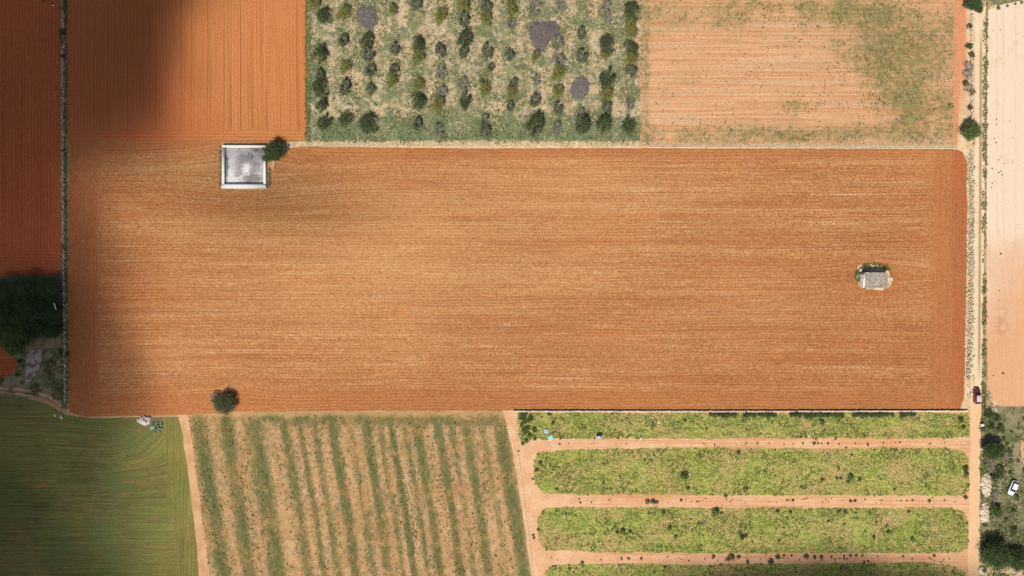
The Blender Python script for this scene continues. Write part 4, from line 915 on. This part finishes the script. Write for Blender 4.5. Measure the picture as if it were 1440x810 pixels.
def car(px, py, rz, paint, roofp, L, label):
    root = empty('parked_car', W(px, py, .03), rz); h = L / 2
    link('body', loft_mesh('body', [(-h, .7, .4, .75, 4), (-h + .12, .82, .28, .9, 5), (-h + .7, .88, .24, .98, 6), (-.6, .89, .22, .98, 6), (.6, .89, .22, .96, 6), (h - .9, .88, .24, .9, 6), (h - .3, .82, .28, .8, 5), (h, .62, .38, .66, 4)]), paint, root)
    link('windows', loft_mesh('windows', [(-h + .25, .66, .9, .97, 4), (-h + .75, .74, .9, 1.38, 4), (-.9, .75, .9, 1.44, 4), (.25, .74, .9, 1.44, 4), (.75, .73, .88, 1.18, 4), (1.05, .72, .86, .95, 4)]), M_glass, root)
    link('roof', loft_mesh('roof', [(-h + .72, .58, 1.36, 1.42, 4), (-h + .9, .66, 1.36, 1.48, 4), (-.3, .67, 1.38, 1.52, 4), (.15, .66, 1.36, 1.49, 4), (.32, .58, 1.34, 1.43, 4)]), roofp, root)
    for s in (-1, 1):
        for xx in (-h + .8, h - .85):
            wv, wf = tube([(xx, s * .74, .32), (xx, s * .92, .32)], [.32, .32], 18); o = link('wheel', np_mesh('wheel', wv, wf), M_tyre, root)
            me = bpy.data.meshes.new('rim'); me.from_pydata([(xx + math.cos(a_) * .2, s * .925, .32 + math.sin(a_) * .2) for a_ in np.linspace(0, 6.283, 16, False)], [], [tuple(range(16))]); link('rim', me, M_rim, o)
        v_, f_ = stones(np.array([(h - .16, s * .55, .64)]), np.array([(.12, .16, .07)]), False, 0); link('headlight', np_mesh('headlight', v_, f_), M_lampw, root)
        v_, f_ = stones(np.array([(-h + .1, s * .66, .78)]), np.array([(.07, .12, .09)]), False, 0); link('tail_light', np_mesh('tail_light', v_, f_), M_lampr, root)
        v_, f_ = stones(np.array([(.68, s * .97, 1.0)]), np.array([(.07, .11, .07)]), False, .1); link('mirror', np_mesh('mirror', v_, f_), paint, root)
    return tag(root, label, 'car')
P_red = material('maroon_paint', (.1, .018, .016, 1), rough=.3, spec=.6, extra={'Coat Weight': .6}); P_roofglare = material('maroon_roof_glare', (.5, .33, .32, 1), rough=.5, spec=.5)  # pale pink roof colour stands in for sky glare on maroon paint
P_wht = material('white_car_paint', (.74, .76, .78, 1), rough=.25, spec=.6, extra={'Coat Weight': .6})
car(1372.2, 556.5, math.radians(92), P_red, P_roofglare, 4.5, 'dark red car with painted roof glare on the dirt road beside the pale field')
car(1422.0, 685, math.radians(-112), P_wht, P_wht, 4.2, 'white car parked at an angle on the rough grass of the wild plot')

# ------------------------------------------------------------------ things lying at the top bed
M_blue = material('pale_blue_plastic', lambda t: (t.mix(t.sm(t.n(.8, 3., .7, 1.), .4, .6), (.16, .32, .66, 1), (.42, .58, .82, 1)), None), rough=.4); M_bd = material('dark_steel', (.04, .045, .05, 1), rough=.5)
tr = empty('barrel_tank', W(842, 613.2, .03), .08); tr.scale = (.85, .85, .95)
link('drum', np_mesh('drum', *tube([(-1.0, 0, .85), (-.95, 0, .85), (-.9, 0, .85), (.9, 0, .85), (.95, 0, .85), (1.0, 0, .85)], [.05, .38, .46, .46, .38, .05], 20), True), M_blue, tr)
for xx in (-.55, .55):
    link('cradle', np_mesh('cradle', *join([tube([(xx, -.5, 0), (xx, -.38, .6)], [.05, .05], 5), tube([(xx, .5, 0), (xx, .38, .6)], [.05, .05], 5), tube([(xx, -.4, .42), (xx, .4, .42)], [.05, .05], 5)])), M_bd, tr)
    link('band', np_mesh('band', *tube([(xx - .04, 0, .85), (xx + .04, 0, .85)], [.475, .475], 20), True), M_bd, tr)
link('filler_cap', np_mesh('filler_cap', *tube([(.35, 0, 1.28), (.35, 0, 1.4), (.35, 0, 1.41)], [.14, .14, .01], 10), True), M_bd, tr)
tag(tr, 'pale blue barrel tank lying on a stand in the first crop bed', 'tank')
def tarp(px, py, wd, dp, mat, label, seed, h=.35, rz=0.):
    k = 12; gx, gy = np.meshgrid(np.linspace(-1, 1, k), np.linspace(-1, 1, k)); ed = 1 - np.maximum(abs(gx), abs(gy)) ** 3
    z = .05 + ed * h * (.3 + fbm(gx * 2 + 9, gy * 2 + 9, seed)) ; X = gx * wd / 2 * (1 + .25 * (vnoise(gy * 2 + 5, gx + 5, seed) - .5)); Y = gy * dp / 2 * (1 + .4 * (vnoise(gx * 2 + 5, gy + 5, seed + 1) - .5))
    v = np.stack([X, Y, z], -1).reshape(-1, 3); vb = v.copy(); vb[:, 2] = np.maximum(vb[:, 2] - .03, .01)
    f = [[j * k + i, j * k + i + 1, (j + 1) * k + i + 1, (j + 1) * k + i] for j in range(k - 1) for i in range(k - 1)]; n = k * k
    F = f + [[n + q for q in ff[::-1]] for ff in f]
    per = [i for i in range(k)] + [j * k + k - 1 for j in range(1, k)] + [(k - 1) * k + i for i in range(k - 2, -1, -1)] + [j * k for j in range(k - 2, 0, -1)]
    F += [[per[(i + 1) % len(per)], per[i], n + per[i], n + per[(i + 1) % len(per)]] for i in range(len(per))]
    o = link('plastic_sheet', np_mesh('plastic_sheet', np.concatenate([v, vb]), F), mat); o.location = W(px, py, .04); o.rotation_euler = (0, 0, rz); return tag(o, label, 'plastic sheet')
tarp(768, 606, 1.2, 1.2, material('dull_blue_plastic', (.28, .4, .55, 1), rough=.4), 'crumpled dull blue plastic sheet in the left end of the first bed', 3)
tarp(774.5, 615, 1.6, 1.5, material('teal_plastic', lambda t: (t.mix(t.sm(t.n(1.2, 3., .7, 1.), .4, .6), (.1, .36, .32, 1), (.45, .62, .58, 1)), None), rough=.4), 'crumpled teal plastic sheet at the edge of the dirt track', 5, .4, .5)
tarp(215, 601, 1.4, 1.1, material('faded_teal_plastic', (.22, .36, .33, 1), rough=.5), 'faded teal plastic sheet beside the pinkish rubble heap', 8, .3, .2)
i = 0
for px, py, s_, lb in [(926, 594, 1, 'small white litter scrap in the first bed, upper right of the barrel tank'), (901, 616, .7, 'tiny white scrap at the lower edge of the first bed'), (917, 587, .6, 'tiny white scrap near the wall at the top of the first bed'),
                  (970, 667, .7, 'tiny white scrap beside the largest bush of the second bed'), (1137, 613, .9, 'small white scrap near the lower edge of the first bed, right of centre'), (1106, 792, 1., 'small white scrap on the bare strip under the third bed'), (1192, 796, .7, 'tiny white scrap in the lowest bed'), (75, 7, .9, 'small white stone at the top of the dark red field')]:
    rock_heap(px, py, 1.3 * s_, 1.1 * s_, 6, .1, M_white, lb, (.1, .2))
# bedding

# ------------------------------------------------------------------ clouds: real volumes high above the drone; their shadows fall on the fields
def cloud(name, field, x0, x1, y0, y1, alt, step, label):
    sh = Vector((SUNV.x, SUNV.y)) / SUNV.z * alt       # where the cloud stands for the shade to fall on the photo pixels below
    xs = np.arange(x0, x1, step); ys = np.arange(y0, y1, step); gx, gy = np.meshgrid(xs, ys); t_ = np.maximum(field(gx, gy), 0) / 5
    t_[0, :] = t_[-1, :] = 0; t_[:, 0] = t_[:, -1] = 0
    ny, nx = t_.shape; top = np.stack([(gx - 720) * S + sh.x, (405 - gy) * S + sh.y, alt + t_ * .75], -1).reshape(-1, 3); bot = top.copy(); bot[:, 2] = alt - (t_ * .25).ravel()
    pos = t_.ravel() > 1e-4; idt = np.arange(nx * ny); idb = np.where(pos, idt + nx * ny, idt); F = []
    for j in range(ny - 1):
        for i_ in range(nx - 1):
            q = [j * nx + i_, (j + 1) * nx + i_, (j + 1) * nx + i_ + 1, j * nx + i_ + 1]
            if not any(pos[k] for k in q): continue
            F.append([idt[k] for k in q]); F.append([idb[k] for k in q[::-1]])
    me = np_mesh(name, np.concatenate([top, bot]), F, True)
    m = bpy.data.materials.new('cloud_vapour'); m.use_nodes = True; t = m.node_tree; t.nodes.remove(t.nodes['Principled BSDF'])
    pv_ = t.nodes.new('ShaderNodeVolumePrincipled'); pv_.inputs['Color'].default_value = (.72, .72, .74, 1); pv_.inputs['Density'].default_value = .13; pv_.inputs['Anisotropy'].default_value = .3
    t.links.new(pv_.outputs[0], t.nodes['Material Output'].inputs['Volume'])
    o = link(name, me, m); return tag(o, label, None, None, 'structure')
def G(x, y, cx, cy, rx, ry): return np.exp(-((x - cx) / rx) ** 2 - ((y - cy) / ry) ** 2)
def left_cloud(x, y):
    def st(v): v = np.clip(v, 0, 1); return v * v * (3 - 2 * v)
    nz = (fbm(x * .008 + 3, y * .008 + 3, 5) - .5)
    edge = np.interp(y, [-400, -50, 60, 110, 170, 200, 240, 300, 380, 450, 500, 560, 620, 700, 800, 1000], [360, 335, 320, 312, 300, 290, 270, 262, 262, 272, 262, 275, 330, 370, 370, 380])
    wid = np.interp(y, [0, 180, 240, 560, 640, 900], [125, 125, 200, 200, 370, 370])
    a = st((edge + 25 - x + nz * 90 + (fbm(x * .025, y * .025, 15) - .5) * 40) / (wid * 1.35)) ** 1.7
    core = np.interp(y, [0, 195, 290, 400, 480, 560, 640, 900], [1.4, 1.45, 1.0, 1.1, 1.3, 1.35, 1.6, 1.9])
    core = core + .6 * G(x, y, 215, 100, 70, 95) + .2 * G(x, y, 175, 385, 50, 30) + .2 * G(x, y, 175, 465, 50, 25) + .25 * G(x, y, 60, 430, 70, 70) - .1 * G(x, y, 40, 60, 60, 200)
    return 70 * a * core * (1 + .6 * nz) + 14 * G(x, y, 400, 285, 110, 50) + 10 * G(x, y, 300, 250, 100, 60) - .5
def low_cloud(x, y):
    nz = fbm(x * .012 + 1, y * .012 + 7, 9) - .5
    return 130 * G(x, y, 1160, 872, 230, 58) * (1 + nz) - 3
cloud('cloud', left_cloud, -500, 640, -420, 1100, 620, 12, 'large soft cloud above the left side of the fields')
cloud('cloud', low_cloud, 760, 1560, 640, 1100, 620, 12, 'smaller soft cloud above the lowest crop bed')
